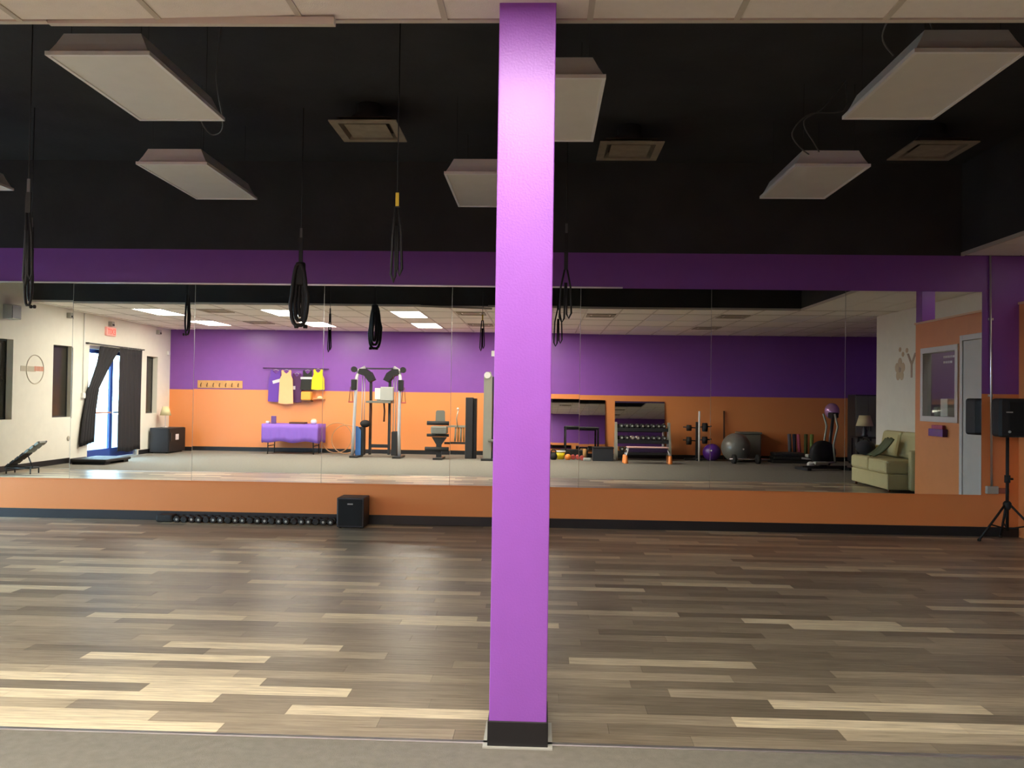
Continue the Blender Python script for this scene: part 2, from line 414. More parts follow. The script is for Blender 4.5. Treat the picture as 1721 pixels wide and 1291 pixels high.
bx(XK, XK + 0.03, YE, D, CZ - 0.003, CZ + 0.035).build('edge_trim', M['grid'], ce)

# ---- baseboards
struct(bx(XL, XP, D - 0.012, D, 0, 0.105, bev=0.003).build('baseboard_front', M['base']), 'black vinyl baseboard under the orange band', 'baseboard')
struct(bx(XL, XE, YB, YB + 0.012, 0, 0.105, bev=0.003).build('baseboard_back', M['base']), 'black vinyl baseboard of the gym wall in the mirror', 'baseboard')
bl = struct(bx(XL, XL + 0.012, 1.62, D - 0.012, 0, 0.105).build('baseboard_left', M['base']), 'black vinyl baseboard of the white shopfront wall', 'baseboard')
bx(XL, XL + 0.012, YB + 0.012, -0.7, 0, 0.105).build('base_section', M['base'], bl)

# ---- column
cl = thing('column', 'tall glossy purple square column with black base in mid room', 'column', (-0.08, 3.49, 0), kind='structure')
bx(-0.12, 0.12, 0, 0.24, 0.0, CZ + 0.02, bev=0.004).build('shaft', M['column'], cl)
bs = B().box(-0.126, 0.126, -0.006, 0.246, 0.0, 0.108, bev=0.003).build('base_trim', M['base'], cl)
bx(-0.145, 0.145, -0.02, 0.26, 0.0, 0.006).build('floor_collar', M['lgrey'], cl)

# ---- office partition: wall with window and doorway, cap, corner post
OW = (7.06, 8.10, 1.22, 2.23); OD = (8.22, 9.10, 0.0, 2.26)
pw = struct(bx(XP, XP + 0.1, 6.87, D, OD[3], 2.58).build('wall_partition', M['orange']), 'orange office partition with window and doorway at the end of the mirror', 'wall')
for (a, b_, z0, z1) in ((6.87, OW[0], -0.012, OD[3]), (OW[0], OW[1], -0.012, OW[2]), (OW[0], OW[1], OW[3], OD[3]), (OW[1], OD[0], -0.012, OD[3]), (OD[1], D, -0.012, OD[3])):
    bx(XP, XP + 0.1, a, b_, z0, z1).build('wall_section', M['orange'], pw)
bx(XP - 0.015, XP + 0.115, 6.855, D, 2.58, 2.605).build('wall_cap', mat('peach_cap_paint', (0.80, 0.50, 0.30), 0.5), pw)
bx(XP + 0.1, XW, 6.87, 6.97, -0.012, 2.58).build('side_wall', M['lilac'], pw)
bx(XP + 0.003, XP + 0.18, 6.873, 7.06, 2.605, CZ).build('corner_post', M['purple'], pw)
struct(bx(XP - 0.012, XP, 6.87, OD[0] - 0.07, 0, 0.105).build('baseboard_right', M['base']), 'black vinyl baseboard of the orange office partition', 'baseboard')
# office window
w4 = thing('window_4', 'white framed office window in the orange partition', 'window', (XP, 0, 0), kind='structure')
fw = 0.075
for (a, b_, z0, z1) in ((OW[0], OW[1], OW[3] - fw, OW[3]), (OW[0], OW[1], OW[2], OW[2] + fw), (OW[0], OW[0] + fw, OW[2] + fw, OW[3] - fw), (OW[1] - fw, OW[1], OW[2] + fw, OW[3] - fw)):
    bx(-0.02, 0.10, a, b_, z0, z1, bev=0.004).build('window_frame', M['white_trim'], w4)
bx(0.045, 0.051, OW[0] + fw, OW[1] - fw, OW[2] + fw, OW[3] - fw).build('window_pane', M['glass'], w4)
for k, z in enumerate((2.07, 2.00)):
    for q in range(5 - k): bx(0.041, 0.044, 7.60 + q * 0.062, 7.65 + q * 0.062, z, z + 0.03).build('glass_lettering', M['print_white'], w4)
# doorway and open door leaf
d2 = thing('door_2', 'white framed office door of plain grey in the orange partition', 'door', (XP, 0, 0), kind='structure')
bx(-0.02, 0.12, OD[0] - 0.07, OD[0], 0, OD[3] + 0.07, bev=0.004).build('door_jamb', M['white_trim'], d2)
bx(-0.02, 0.12, OD[1], OD[1] + 0.07, 0, OD[3] + 0.07, bev=0.004).build('door_jamb', M['white_trim'], d2)
bx(-0.02, 0.12, OD[0], OD[1], OD[3], OD[3] + 0.07, bev=0.004).build('door_head', M['white_trim'], d2)
lf = bx(-0.008, 0.035, OD[0] + 0.002, OD[1] - 0.004, 0.01, OD[3] - 0.004, bev=0.003).build('door_leaf', M['grey_door'], d2)
B().cyl((0.0, OD[1] - 0.07, 1.0), (-0.04, OD[1] - 0.07, 1.0), 0.012).ball((-0.05, OD[1] - 0.07, 1.0), 0.028).build('door_knob', M['alu'], lf)

# ---- shopfront windows
names = ['dark blacked out window nearest the mirror on the white wall', 'dark blacked out window between the round emblem and the door',
         'narrow dark window between the door and the corner', 'clear shop window out of frame, nearer the mirror', 'clear shop window out of frame, nearest the mirror corner']
for i, (a, b_, z0, z1) in enumerate(WIN):
    w = thing('window_%d' % (i + 1 + (i > 2)), names[i], 'window', (XL, 0, 0), kind='structure')
    bx(-0.15, -0.13, a + 0.03, b_ - 0.03, z0 + 0.03, z1 - 0.03).build('window_pane', M['dark_glass'] if i < 3 else M['glass'], w)
    fr = B()
    fr.box(-0.16, -0.12, a, a + 0.03, z0, z1).box(-0.16, -0.12, b_ - 0.03, b_, z0, z1).box(-0.16, -0.12, a + 0.03, b_ - 0.03, z0, z0 + 0.03).box(-0.16, -0.12, a + 0.03, b_ - 0.03, z1 - 0.03, z1)
    fr.build('window_frame', M['dark_steel'], w)
# ---- shopfront double door
d1 = thing('door_1', 'glazed double shop door with bright daylight behind it', 'door', (XL - 0.1, 0, 0), kind='structure')
ya, yb, zt = DOOR[0], DOOR[1], DOOR[3]; ym = (ya + yb) / 2
for (a, b_, z0, z1) in ((ya, ya + 0.05, 0, zt), (yb - 0.05, yb, 0, zt), (ya + 0.05, yb - 0.05, zt - 0.06, zt)):
    bx(-0.05, 0.05, a, b_, z0, z1).build('door_frame', M['alu'], d1)
bx(-0.06, 0.08, ya + 0.05, yb - 0.05, 0.0, 0.015).build('threshold', M['alu'], d1)
for (a, b_) in ((ya + 0.055, ym - 0.004), (ym + 0.004, yb - 0.055)):
    lf = B()
    lf.box(-0.022, 0.022, a, a + 0.06, 0.02, zt - 0.065).box(-0.022, 0.022, b_ - 0.06, b_, 0.02, zt - 0.065)
    lf.box(-0.022, 0.022, a + 0.06, b_ - 0.06, 0.02, 0.22).box(-0.022, 0.022, a + 0.06, b_ - 0.06, zt - 0.15, zt - 0.065)
    lf = lf.build('door_leaf', M['blue_metal'], d1)
    bx(-0.004, 0.004, a + 0.06, b_ - 0.06, 0.22, zt - 0.15).build('door_pane', M['glass'], lf)
    bx(0.03, 0.07, a + 0.06, b_ - 0.06, 1.0, 1.04).build('push_bar', M['alu'], lf)
# outside
struct(bx(-60, XL - 0.2, -40, 40, -0.25, -0.05).build('ground', M['asphalt']), 'dark asphalt outside the shop door', 'ground')

# ================================================================== MIRRORS
MX = [-8.40, -6.92, -5.43, -4.00, -2.50, -1.03, 0.43, 1.90, 3.39, 4.89]
TILT = [(0, 0), (0.0012, 0.0), (-0.0004, 0.0006), (0.0002, 0), (0.0, -0.0003), (0.0003, 0), (-0.0004, 0.0005), (0.0, -0.0004), (0.0003, 0.0003)]
MZ0, MZ1 = 0.458, 2.715
MLAB = ['wall mirror panel reflecting the shopfront wall beyond the first window', 'wall mirror panel reflecting the first dark window and round emblem',
        'wall mirror panel reflecting the shop door and curtains', 'wall mirror panel reflecting the shirts and purple covered table',
        'wall mirror panel reflecting the silver cable machine', 'wall mirror panel half hidden behind the purple column',
        'wall mirror panel reflecting the dumbbell rack', 'wall mirror panel reflecting the grey exercise ball',
        'wall mirror panel reflecting the sofa and office partition']
for i in range(9):
    a, b_ = MX[i], MX[i + 1]; w = b_ - a; h = MZ1 - MZ0
    r = thing('mirror_panel', MLAB[i], 'mirror', ((a + b_) / 2, D - 0.004, (MZ0 + MZ1) / 2), group='panels of the long wall mirror')
    r.rotation_euler = (TILT[i][0], 0, TILT[i][1])
    bx(-w / 2 + 0.0025, w / 2 - 0.0025, -0.006, -0.0004, -h / 2, h / 2).build('mirror_glass', M['mirror'], r)
    for sx in (-1, 1):
        bx(sx * (w / 2 - 0.0015) - 0.001, sx * (w / 2 - 0.0015) + 0.001, -0.0065, 0.0, -h / 2, h / 2).build('glass_edge', M['edge'], r)
struct(bx(-8.4, 0.9, D - 0.022, D, MZ1, MZ1 + 0.016).build('trim_1', M['alu']), 'thin shiny metal channel along the top edge of the mirrors', 'trim')
struct(bx(-8.4, 4.89, D - 0.014, D, MZ0 - 0.008, MZ0).build('trim_2', M['orange']), 'slim orange ledge under the mirrors', 'trim')

# ================================================================== CEILING LIGHTS AND VENTS
def hanging_light(loc, label, w=0.625, l=1.16, cables=()):
    """white surface-mount panel light hung in the black roof space; loc = centre of its underside"""
    r = thing('hanging_light', label, 'ceiling light', loc, group='unlit panel lights under the black ceiling')
    h = B(); t = 0.052
    pts = [(-w / 2 + 0.012, -l / 2 + 0.012, 0.022), (-w / 2 + 0.06, -l / 2 + 0.03, 0.105)]
    lo = [h.bm.verts.new((sx * (w / 2 - 0.012), sy * (l / 2 - 0.012), 0.022)) for sx, sy in ((-1, -1), (1, -1), (1, 1), (-1, 1))]
    mi = [h.bm.verts.new((sx * (w / 2 - 0.045), sy * (l / 2 - 0.035), 0.080)) for sx, sy in ((-1, -1), (1, -1), (1, 1), (-1, 1))]
    hi = [h.bm.verts.new((sx * (w / 2 - 0.080), sy * (l / 2 - 0.055), 0.150)) for sx, sy in ((-1, -1), (1, -1), (1, 1), (-1, 1))]
    for A, C in ((lo, mi), (mi, hi)):
        for k in range(4): h.bm.faces.new((A[k], A[(k + 1) % 4], C[(k + 1) % 4], C[k]))
    h.bm.faces.new(hi); h.bm.faces.new(lo[::-1]); h.build('housing', M['fixture'], r)
    fw = 0.022
    fr = B().box(-w / 2, w / 2, -l / 2, -l / 2 + fw, 0, 0.024).box(-w / 2, w / 2, l / 2 - fw, l / 2, 0, 0.024)
    fr.box(-w / 2, -w / 2 + fw, -l / 2 + fw, l / 2 - fw, 0, 0.024).box(w / 2 - fw, w / 2, -l / 2 + fw, l / 2 - fw, 0, 0.024)
    fr.build('frame', M['fixture'], r)
    bx(-w / 2 + fw, w / 2 - fw, -l / 2 + fw, l / 2 - fw, 0.006, 0.016).build('diffuser', M['lamp_off'], r)
    for sx in (-1, 1):
        for sy in (-1, 1): B().cyl((sx * (w / 2 - 0.1), sy * (l / 2 - 0.1), 0.15), (sx * (w / 2 - 0.1), sy * (l / 2 - 0.1), DZ - loc[2]), 0.0018, 5).build('hanger_wire', M['strap'], r)
    for pts in cables:
        pts = [Vector((p[0] * 1.25, p[1] * 1.25, min(p[2] * 1.25, DZ - loc[2]))) for p in pts]; out = []
        for i in range(len(pts) - 1):                     # Catmull-Rom
            p0, p1, p2, p3 = pts[max(i - 1, 0)], pts[i], pts[i + 1], pts[min(i + 2, len(pts) - 1)]
            for k in range(6):
                u = k / 6; out.append(0.5 * ((2 * p1) + (p2 - p0) * u + (2 * p0 - 5 * p1 + 4 * p2 - p3) * u * u + (3 * p1 - p0 - 3 * p2 + p3) * u ** 3))
        out.append(pts[-1]); B().tube(out, 0.0055, 6).build('flex_cable', M['cable'], r)
    return r
KL = 1.25
LZ = HC + 1.58 * KL                       # underside of the hung lights, well above the tiled ceiling
def hung(x, y): return (x * KL, y * KL, LZ)
hanging_light(hung(-2.10, 4.26), 'large white panel light at upper left of the black ceiling', cables=[((0.1, 0.42, 0.09), (0.06, 0.62, 0.12), (-0.02, 0.78, 0.10), (0.0, 0.9, 0.06), (0.09, 0.84, 0.10), (0.14, 0.6, 0.3), (0.2, 0.5, DZ - LZ))])
hanging_light(hung(-2.57, 6.13), 'smaller looking white panel light behind the upper left one, second row', l=1.27)
hanging_light(hung(0.045, 4.58), 'white panel light partly hidden behind the right side of the purple column', l=1.27)
hanging_light(hung(-0.46, 6.34), 'white panel light partly hidden behind the left side of the purple column', l=1.27)
hanging_light(hung(1.90, 4.22), 'large white panel light at upper right of the black ceiling', l=1.13,
              cables=[((-0.24, -0.2, 0.09), (-0.34, -0.32, 0.13), (-0.32, -0.42, 0.25), (-0.26, -0.45, 0.5), (-0.2, -0.44, DZ - LZ)), ((-0.1, -0.35, 0.10), (-0.18, -0.42, 0.2), (-0.22, -0.46, 0.5), (-0.2, -0.46, DZ - LZ))])
hanging_light(hung(1.92, 6.05), 'white panel light behind the upper right one with looped grey cable', l=1.13,
              cables=[((-0.05, -0.3, 0.09), (-0.22, -0.5, 0.10), (-0.32, -0.62, 0.17), (-0.2, -0.6, 0.30), (0.05, -0.5, 0.36), (0.1, -0.4, DZ - LZ)), ((-0.02, -0.32, 0.09), (-0.14, -0.5, 0.14), (-0.24, -0.6, 0.25), (-0.1, -0.55, 0.36), (0.08, -0.45, DZ - LZ))])
hanging_light(hung(-4.42, 5.92), 'white panel light cut off by the left edge of the photo')

def vent(loc, label, duct=True, s=0.42):
    r = thing('ceiling_vent', label, 'air vent', loc, group='square air vents')
    h = s / 2
    b = B()
    for (q0, z0, q1, z1) in ((h, 0.0, h - 0.075, 0.004),):
        pass
    fr = B().box(-h, h, -h, -h + 0.07, 0, 0.012).box(-h, h, h - 0.07, h, 0, 0.012).box(-h, -h + 0.07, -h + 0.07, h - 0.07, 0, 0.012).box(h - 0.07, h, -h + 0.07, h - 0.07, 0, 0.012)
    fr.build('frame', M['vent'], r)
    def cone(a, za, b2, zb):
        c = B()
        A = [c.bm.verts.new((sx * a, sy * a, za)) for sx, sy in ((-1, -1), (1, -1), (1, 1), (-1, 1))]
        C = [c.bm.verts.new((sx * b2, sy * b2, zb)) for sx, sy in ((-1, -1), (1, -1), (1, 1), (-1, 1))]
        fs = [c.bm.faces.new((A[k], A[(k + 1) % 4], C[(k + 1) % 4], C[k])) for k in range(4)]
        bmesh.ops.solidify(c.bm, geom=fs, thickness=0.002); return c
    cone(h - 0.068, 0.004, h - 0.11, 0.05).build('vent_cone', M['vent'], r)
    bx(-h + 0.115, h - 0.115, -h + 0.115, h - 0.115, 0.006, 0.010).build('centre_plate', M['vent'], r)
    bx(-h + 0.06, h - 0.06, -h + 0.06, h - 0.06, 0.055, 0.06).build('throat', M['vent_dark'], r)
    if duct:
        B().lathe([(h - 0.06, 0.06), (0.12, 0.16), (0.12, DZ - loc[2] - 0.001)], seg=14).build('duct', M['black_deck'], r)
    return r
VZ = HC + 1.67 * 1.47
vent((-1.632, 7.629, VZ), 'dusty square air vent left of the column under the black ceiling', s=0.61)
vent((0.831, 8.217, VZ), 'brown dusty square air vent just right of the column', s=0.61)
vent((3.748, 8.173, VZ), 'dusty square air vent near the upper right panel lights', s=0.61)

def troffer(loc, lit, label, group, m=None):
    r = thing('recessed_light', label, 'ceiling light', loc, group=group)
    w, l, f = 0.615, 1.255, 0.025
    fr = B().box(-w / 2, w / 2, -l / 2, -l / 2 + f, -0.004, 0.03).box(-w / 2, w / 2, l / 2 - f, l / 2, -0.004, 0.03)
    fr.box(-w / 2, -w / 2 + f, -l / 2 + f, l / 2 - f, -0.004, 0.03).box(w / 2 - f, w / 2, -l / 2 + f, l / 2 - f, -0.004, 0.03)
    fr.build('frame', M['fixture'], r)
    bx(-w / 2 + f, w / 2 - f, -l / 2 + f, l / 2 - f, 0.002, 0.012).build('diffuser', m or (M['lamp_on'] if lit else M['lamp_off']), r)
    return r
place = {-7.81: 'nearest the shopfront wall', -5.25: 'above the shirts display', -2.69: 'above the cable machine', -0.13: 'in line with the purple column'}
for (x, y) in LIT:
    troffer((x, y, CZ), True, 'lit ceiling panel %s, %s row' % (place[x], 'front' if y > 1 else 'back'), 'lit panels in the white ceiling')
M['lamp_office'] = mat('lit_office_diffuser', (0.9, 0.88, 0.84), 0.5, emit=(1.0, 0.94, 0.86), estr=1.6)
troffer((5.63, 7.90, CZ), True, 'lit ceiling panel over the office behind the orange partition', None, M['lamp_office'])
place = {2.43: 'above the dumbbell rack', 4.99: 'above the grey exercise ball'}
for (x, y) in UNLIT:
    troffer((x, y, CZ), False, 'unlit ceiling panel %s, %s row' % (place[x], 'front' if y > 1 else 'back'), 'unlit panels in the white ceiling')
vl = ['beside the light nearest the shopfront, front row', 'above the cable machine, front row', 'between column and dumbbell rack, front row', 'above the exercise ball, front row',
      'beside the light nearest the shopfront, back row', 'above the cable machine, back row', 'above the exercise ball, back row']
for (x, y), t in zip(VENTS, vl): vent((x, y, CZ - 0.013), 'white ceiling air vent ' + t, duct=False, s=0.56)

# ================================================================== SUSPENSION STRAPS
def trainer_straps(loc, zb, label, full=True, top=None, yellow=False, spread=0.06, bw=0.045, bh=0.10):
    """strap pair hung from the roof deck at loc (x, y); zb = height of the lowest handle"""
    r = thing('suspension_trainer', label, 'suspension strap', (loc[0], loc[1], 0), group='black suspension straps hanging from the roof deck')
    zt = top or 2.86
    B().cyl((0, 0, zt - 0.01), (0, 0, DZ), 0.004, 6).build('hanging_cord', M['strap'], r)
    bx(-0.011, 0.011, -0.004, 0.004, zt - 0.09, zt).build('anchor_tab', M['yellow'] if yellow else M['cable'], r)
    zm = zb + (0.42 if full else 0.5)
    bx(-0.018, 0.018, -0.006, 0.006, zm, zt - 0.09).build('main_strap', M['strap'], r)
    if full:
        def oval(w, z0, z1, y, rad):
            zc, hh, pts = (z0 + z1) / 2, (z1 - z0) / 2, []
            for q in range(22):
                a = 2 * math.pi * q / 22; k = 0.62 + 0.38 * (0.5 - 0.5 * math.sin(a)) if math.sin(a) > 0 else 1.0
                pts.append((w * k * math.copysign(abs(math.cos(a)) ** 0.6, math.cos(a)), y, zc + hh * math.sin(a)))
            B().tube(pts, rad, 7, True).build('strap_loop', M['strap'], r)
        n = 3 if bw > 0.05 else 2
        for q in range(n): oval(bw * (1 - 0.36 * q), zb + 0.022 + 0.05 * q, zm + bh * (0.9 - 0.25 * q), 0.03 * (q - 1), 0.019 if bw > 0.05 else 0.012)
        bx(-bw * 0.55, bw * 0.55, -0.03, 0.03, zm - 0.02, zm + bh, bev=0.02).build('strap_keeper', M['strap'], r)
        for sx in (-1, 1): B().cyl((sx * bw * 0.30, 0.045, zb + 0.02), (sx * bw * 0.72, 0.045, zb + 0.02), 0.018, 10).build('handle', M['blk_rubber'], r)
    else:
        for sx, dz in ((-1, 0.0), (1, 0.04)):
            lp = [(sx * 0.012, 0, zm), (sx * spread, 0.01, zm - 0.16), (sx * (spread + 0.01), 0.012, zb + 0.06 + dz), (sx * spread * 0.7, 0.012, zb + 0.012 + dz),
                  (sx * spread * 0.25, 0.005, zb + 0.05 + dz), (sx * 0.006, 0, zm - 0.12)]
            B().tube(lp, 0.009, 7).build('strap_loop', M['strap'], r)
    return r
trainer_straps((-4.85, 7.7), 2.24, 'black hanging strap at the left edge in front of the mirror', top=3.1, spread=0.012, bw=0.034, bh=0.16)
trainer_straps((-2.27, 7.7), 2.08, 'thick black strap bundle with handles left of the column', top=3.02, spread=0.062, bw=0.082, bh=0.20)
trainer_straps((0.21, 7.7), 2.15, 'black strap with loose looped ends just right of the column', full=False, top=3.08, spread=0.045)
trainer_straps((-3.46, 5.45), 2.15, 'thin black strap nearest the left edge of the photo', full=False, top=2.88, spread=0.02)
trainer_straps((-0.97, 5.45), 2.20, 'faint dark strap with yellow tab between the bundle and column', full=False, top=2.80, yellow=True, spread=0.026)

# ================================================================== FRONT WALL THINGS
# subwoofer
r = thing('subwoofer', 'charcoal box speaker on the floor against the orange band', 'speaker', (-2.08, 9.235, 0))
bx(-0.15, 0.15, -0.14, 0.16, 0.012, 0.335, bev=0.008).build('cabinet', M['blk_box'], r)
bx(-0.132, 0.132, -0.148, -0.141, 0.03, 0.32, bev=0.003).build('front_grille', M['grille'], r)
bx(-0.03, 0.03, -0.151, -0.148, 0.262, 0.275).build('badge', M['lgrey'], r)
for sx in (-1, 1):
    for sy in (-1, 1): B().cyl((sx * 0.12, sy * 0.11 + 0.01, 0), (sx * 0.12, sy * 0.11 + 0.01, 0.013), 0.016, 10).build('foot', M['blk_rubber'], r)
# row of small hand weights along the baseboard
def hand_weight_mesh():
    b = B()
    for y in (-0.06, 0.06):
        b.lathe([(0.032, -0.022), (0.040, -0.016), (0.040, 0.016), (0.032, 0.022)], (0, y, 0.04), seg=6, axis='y')
    b.cyl((0, -0.04, 0.04), (0, 0.04, 0.04), 0.014, 8)
    bmesh.ops.recalc_face_normals(b.bm, faces=b.bm.faces)
    me = bpy.data.meshes.new('hand_weight'); b.bm.to_mesh(me); b.bm.free(); me.materials.append(M['blk_rubber']); return me
hw = hand_weight_mesh()
capm = bpy.data.meshes.new('weight_cap'); bb = B().cyl((0, -0.0835, 0.04), (0, -0.0815, 0.04), 0.014, 8); bb.bm.to_mesh(capm); bb.bm.free(); capm.materials.append(M['lgrey'])
N = 22
ORD = ['first', 'second', 'third', 'fourth', 'fifth', 'sixth', 'seventh', 'eighth', 'ninth', 'tenth', 'eleventh', 'twelfth', 'thirteenth', 'fourteenth', 'fifteenth', 'sixteenth', 'seventeenth', 'eighteenth', 'nineteenth', 'twentieth', 'twenty-first', 'twenty-second']
for k in range(N):
    x = -4.08 + k * 0.083
    o = bpy.data.objects.new('dumbbell', hw); COL.objects.link(o); o.location = (x, 9.33 + random.uniform(-0.006, 0.006), 0)
    o.rotation_euler = (0, 0, random.uniform(-0.035, 0.035))
    tag(o, 'small black hand weight, %s from the charcoal box speaker' % ORD[N - 1 - k], 'dumbbell', 'small black hand weights lined up along the baseboard')
    if k % 3 != 1:
        c = bpy.data.objects.new('weight_cap', capm); COL.objects.link(c); c.parent = o
tag(bx(-4.33, -4.14, 9.27, 9.42, 0, 0.085, bev=0.02).build('gear_bag', M['blk_rubber']), 'small black pouch at the left end of the hand weight row', 'bag')
# conduit
r = thing('conduit', 'thin pale metal conduit running down the purple wall to an outlet box', 'conduit', (4.985, D, 0))
B().tube([(-0.015, -0.02, CZ), (0.0, -0.02, 1.9), (0.012, -0.02, 0.56)], 0.012, 10).build('pipe', M['alu'], r)
bx(-0.05, 0.075, -0.05, -0.0, 0.475, 0.56, bev=0.006).build('outlet_box', M['lgrey'], r)
for z in (1.55, 2.4): bx(-0.025, 0.03, -0.012, 0, z, z + 0.025).build('clamp', M['alu'], r)
tag(bx(-0.06, 0.06, -0.045, 0, 0, 0.06, bev=0.01).build('plug_adapter', mat('dull_red_plastic', (0.30, 0.09, 0.06), 0.5), None, (5.12, D, 0.48)), 'dull red plug box beside the conduit outlet', 'plug')
# loudspeaker on tripod
SY = 9.21; SX = at(1693, 800, SY).x
st = thing('speaker_stand', 'black tripod speaker stand at the right end of the mirror', 'speaker stand', (SX, SY, 0))
B().cyl((0, 0, 0.10), (0, 0, 1.114), 0.017, 12).build('pole', M['blk_plastic'], st)
B().cyl((0, 0, 0.62), (0, 0, 0.70), 0.030, 12).cyl((0.02, 0, 0.66), (0.06, 0, 0.66), 0.012, 8).build('collar', M['blk_plastic'], st)
B().lathe([(0.028, 0.33), (0.042, 0.36), (0.042, 0.40), (0.026, 0.42)], seg=14).build('hub', M['blk_plastic'], st)
for a in (196, -30, 80):
    a = math.radians(a); rr = 0.36 if a < 1.3 or a > 2 else 0.19
    p = (math.cos(a) * rr, math.sin(a) * rr, 0.012)
    q = (math.cos(a) * rr * 0.55, math.sin(a) * rr * 0.55, 0.17)
    lg = B().cyl((math.cos(a) * 0.03, math.sin(a) * 0.03, 0.38), p, 0.0125, 8).build('leg', M['blk_plastic'], st)
    B().cyl((0, 0, 0.12), q, 0.008, 6).build('brace', M['blk_plastic'], st)
    B().ball(p, 0.02, seg=10).build('rubber_foot', M['blk_rubber'], lg)
sp = thing('loudspeaker', 'black plastic loudspeaker on the tripod stand', 'speaker', (SX - 0.012, SY, 1.115), rotz=math.radians(5))
prof = [(-0.155, -0.10), (-0.14, -0.14), (-0.08, -0.165), (0.08, -0.165), (0.14, -0.14), (0.155, -0.10), (0.12, 0.06), (0.07, 0.14), (-0.07, 0.14), (-0.12, 0.06)]
b = B().prism(prof, 0.0, 0.415, 'z'); es = [e for e in b.bm.edges if abs(e.verts[0].co.z - e.verts[1].co.z) < 1e-6]
bmesh.ops.bevel(b.bm, geom=es, offset=0.03, segments=3, affect='EDGES', profile=0.5); b.build('enclosure', M['blk_plastic'], sp)
gp = [(-0.13, -0.125), (-0.075, -0.172), (0.075, -0.172), (0.13, -0.125), (0.12, -0.12), (-0.12, -0.12)]
B().prism(gp, 0.05, 0.37, 'z').build('grille', M['grille'], sp)
bx(-0.105, -0.045, -0.176, -0.150, 0.262, 0.274).build('badge', M['lgrey'], sp)
B().lathe([(0.014, 0), (0.012, -0.012)], (-0.08, -0.172, 0.06), seg=10, axis='y').build('control_knob', M['lgrey'], sp)

# ================================================================== SHOPFRONT WALL THINGS (seen in the mirror)
def wall_l(px, py):                      # point on the shopfront wall seen at a pixel
    r = RB @ Vector((px - W / 2, py - H / 2, F)); t = XL / r.x
    return Vector((XL, 2 * D - r.y * t, HC + r.z * t))
# exit sign
r = thing('exit_sign', 'red EXIT sign on the white wall above the shop door', 'exit sign', (XL, 0.76, 2.72))
bx(0, 0.05, -0.2, 0.2, 0, 0.19, bev=0.006).build('sign_body', M['exit_body'], r)
def text(body, size, m, parent, loc, face, name='lettering', ext=0.002):
    c = bpy.data.curves.new(name, 'FONT'); c.body = body; c.size = size; c.extrude = ext; c.align_x = 'CENTER'; c.materials.append(m)
    o = bpy.data.objects.new(name, c); COL.objects.link(o); o.parent = parent
    ax = {'+x': ((0, 1, 0), (0, 0, 1), (1, 0, 0)), '-x': ((0, -1, 0), (0, 0, 1), (-1, 0, 0)), '+y': ((-1, 0, 0), (0, 0, 1), (0, 1, 0))}[face]
    mtx = Matrix((ax[0], ax[1], ax[2])).transposed().to_4x4(); mtx.translation = loc; me = bpy.data.meshes.new_from_object(o); bpy.data.objects.remove(o)
    o = bpy.data.objects.new(name, me); COL.objects.link(o); o.parent = parent; o.matrix_local = mtx; return o
text('EXIT', 0.17, M['exit'], r, (0.052, 0, 0.035), '+x')
# curtains
def curtain(fn, name, label):
    r = thing(name, label, 'curtain', (XL, 0, 0), group='black curtains on the shop door')
    B().sheet(fn, 26, 18, 0.006).build('curtain_cloth', M['curtain'], r); return r
def straight(u, v):
    y = -0.66 + u * 1.06; z = 2.48 - v * (2.36 - 0.02 * math.sin(u * 9))
    return Vector((0.06 + 0.022 * math.sin(u * 38) * (0.5 + v * 0.5), y + 0.02 * math.sin(v * 3), z))
def swept(u, v):
    z = 2.46 - v * 2.05
    a = [(2.46, 0.39, 1.24), (2.1, 0.80, 1.36), (1.55, 1.28, 1.69), (1.0, 1.40, 1.86), (0.30, 1.44, 1.98)]
    for (z0, p0, q0), (z1, p1, q1) in zip(a, a[1:]):
        if z >= z1 - 1e-6:
            k = (z0 - z) / (z0 - z1); lo, hi = p0 + (p1 - p0) * k, q0 + (q1 - q0) * k; break
    return Vector((0.075 + 0.018 * math.sin(u * 30), lo + u * (hi - lo), z - 0.08 * u * v))
c1 = curtain(straight, 'curtain', 'straight black curtain covering the door leaf next to the corner')
for k in range(5): B().tube([(0.06 + 0.016 * math.cos(a), -0.6 + k * 0.22, 2.5 + 0.016 * math.sin(a)) for a in [i * math.pi / 4 for i in range(8)]], 0.003, 5, True).build('curtain_ring', M['alu'], c1)
curtain(swept, 'curtain', 'black curtain swept aside to show the bright doorway')
r = thing('curtain_rod', 'thin curtain rod above the shop door', 'curtain rod', (XL, 0, 2.5))
B().cyl((0.06, -0.75, 0), (0.06, 1.7, 0), 0.012, 8).build('rod', M['dark_steel'], r)
for y in (-0.75, 1.7): bx(0, 0.07, y - 0.012, y + 0.012, -0.015, 0.015).build('bracket', M['dark_steel'], r)
# round emblem
r = thing('wall_emblem', 'faded round grey and red emblem painted on the white wall', 'wall sign', (XL, 3.46, 1.86))
B().tube([(0.002, 0.27 * math.cos(a), 0.27 * math.sin(a)) for a in [i * math.pi / 20 for i in range(40)]], 0.010, 5, True).build('ring', M['logo_grey'], r)
B().box(0.0, 0.004, -0.02, 0.44, -0.045, 0.055).build('grey_band', M['logo_grey'], r)
for k in range(4): bx(0.0, 0.005, -0.26 + k * 0.075, -0.20 + k * 0.075, -0.03, 0.06).build('red_mark', M['logo_red'], r)
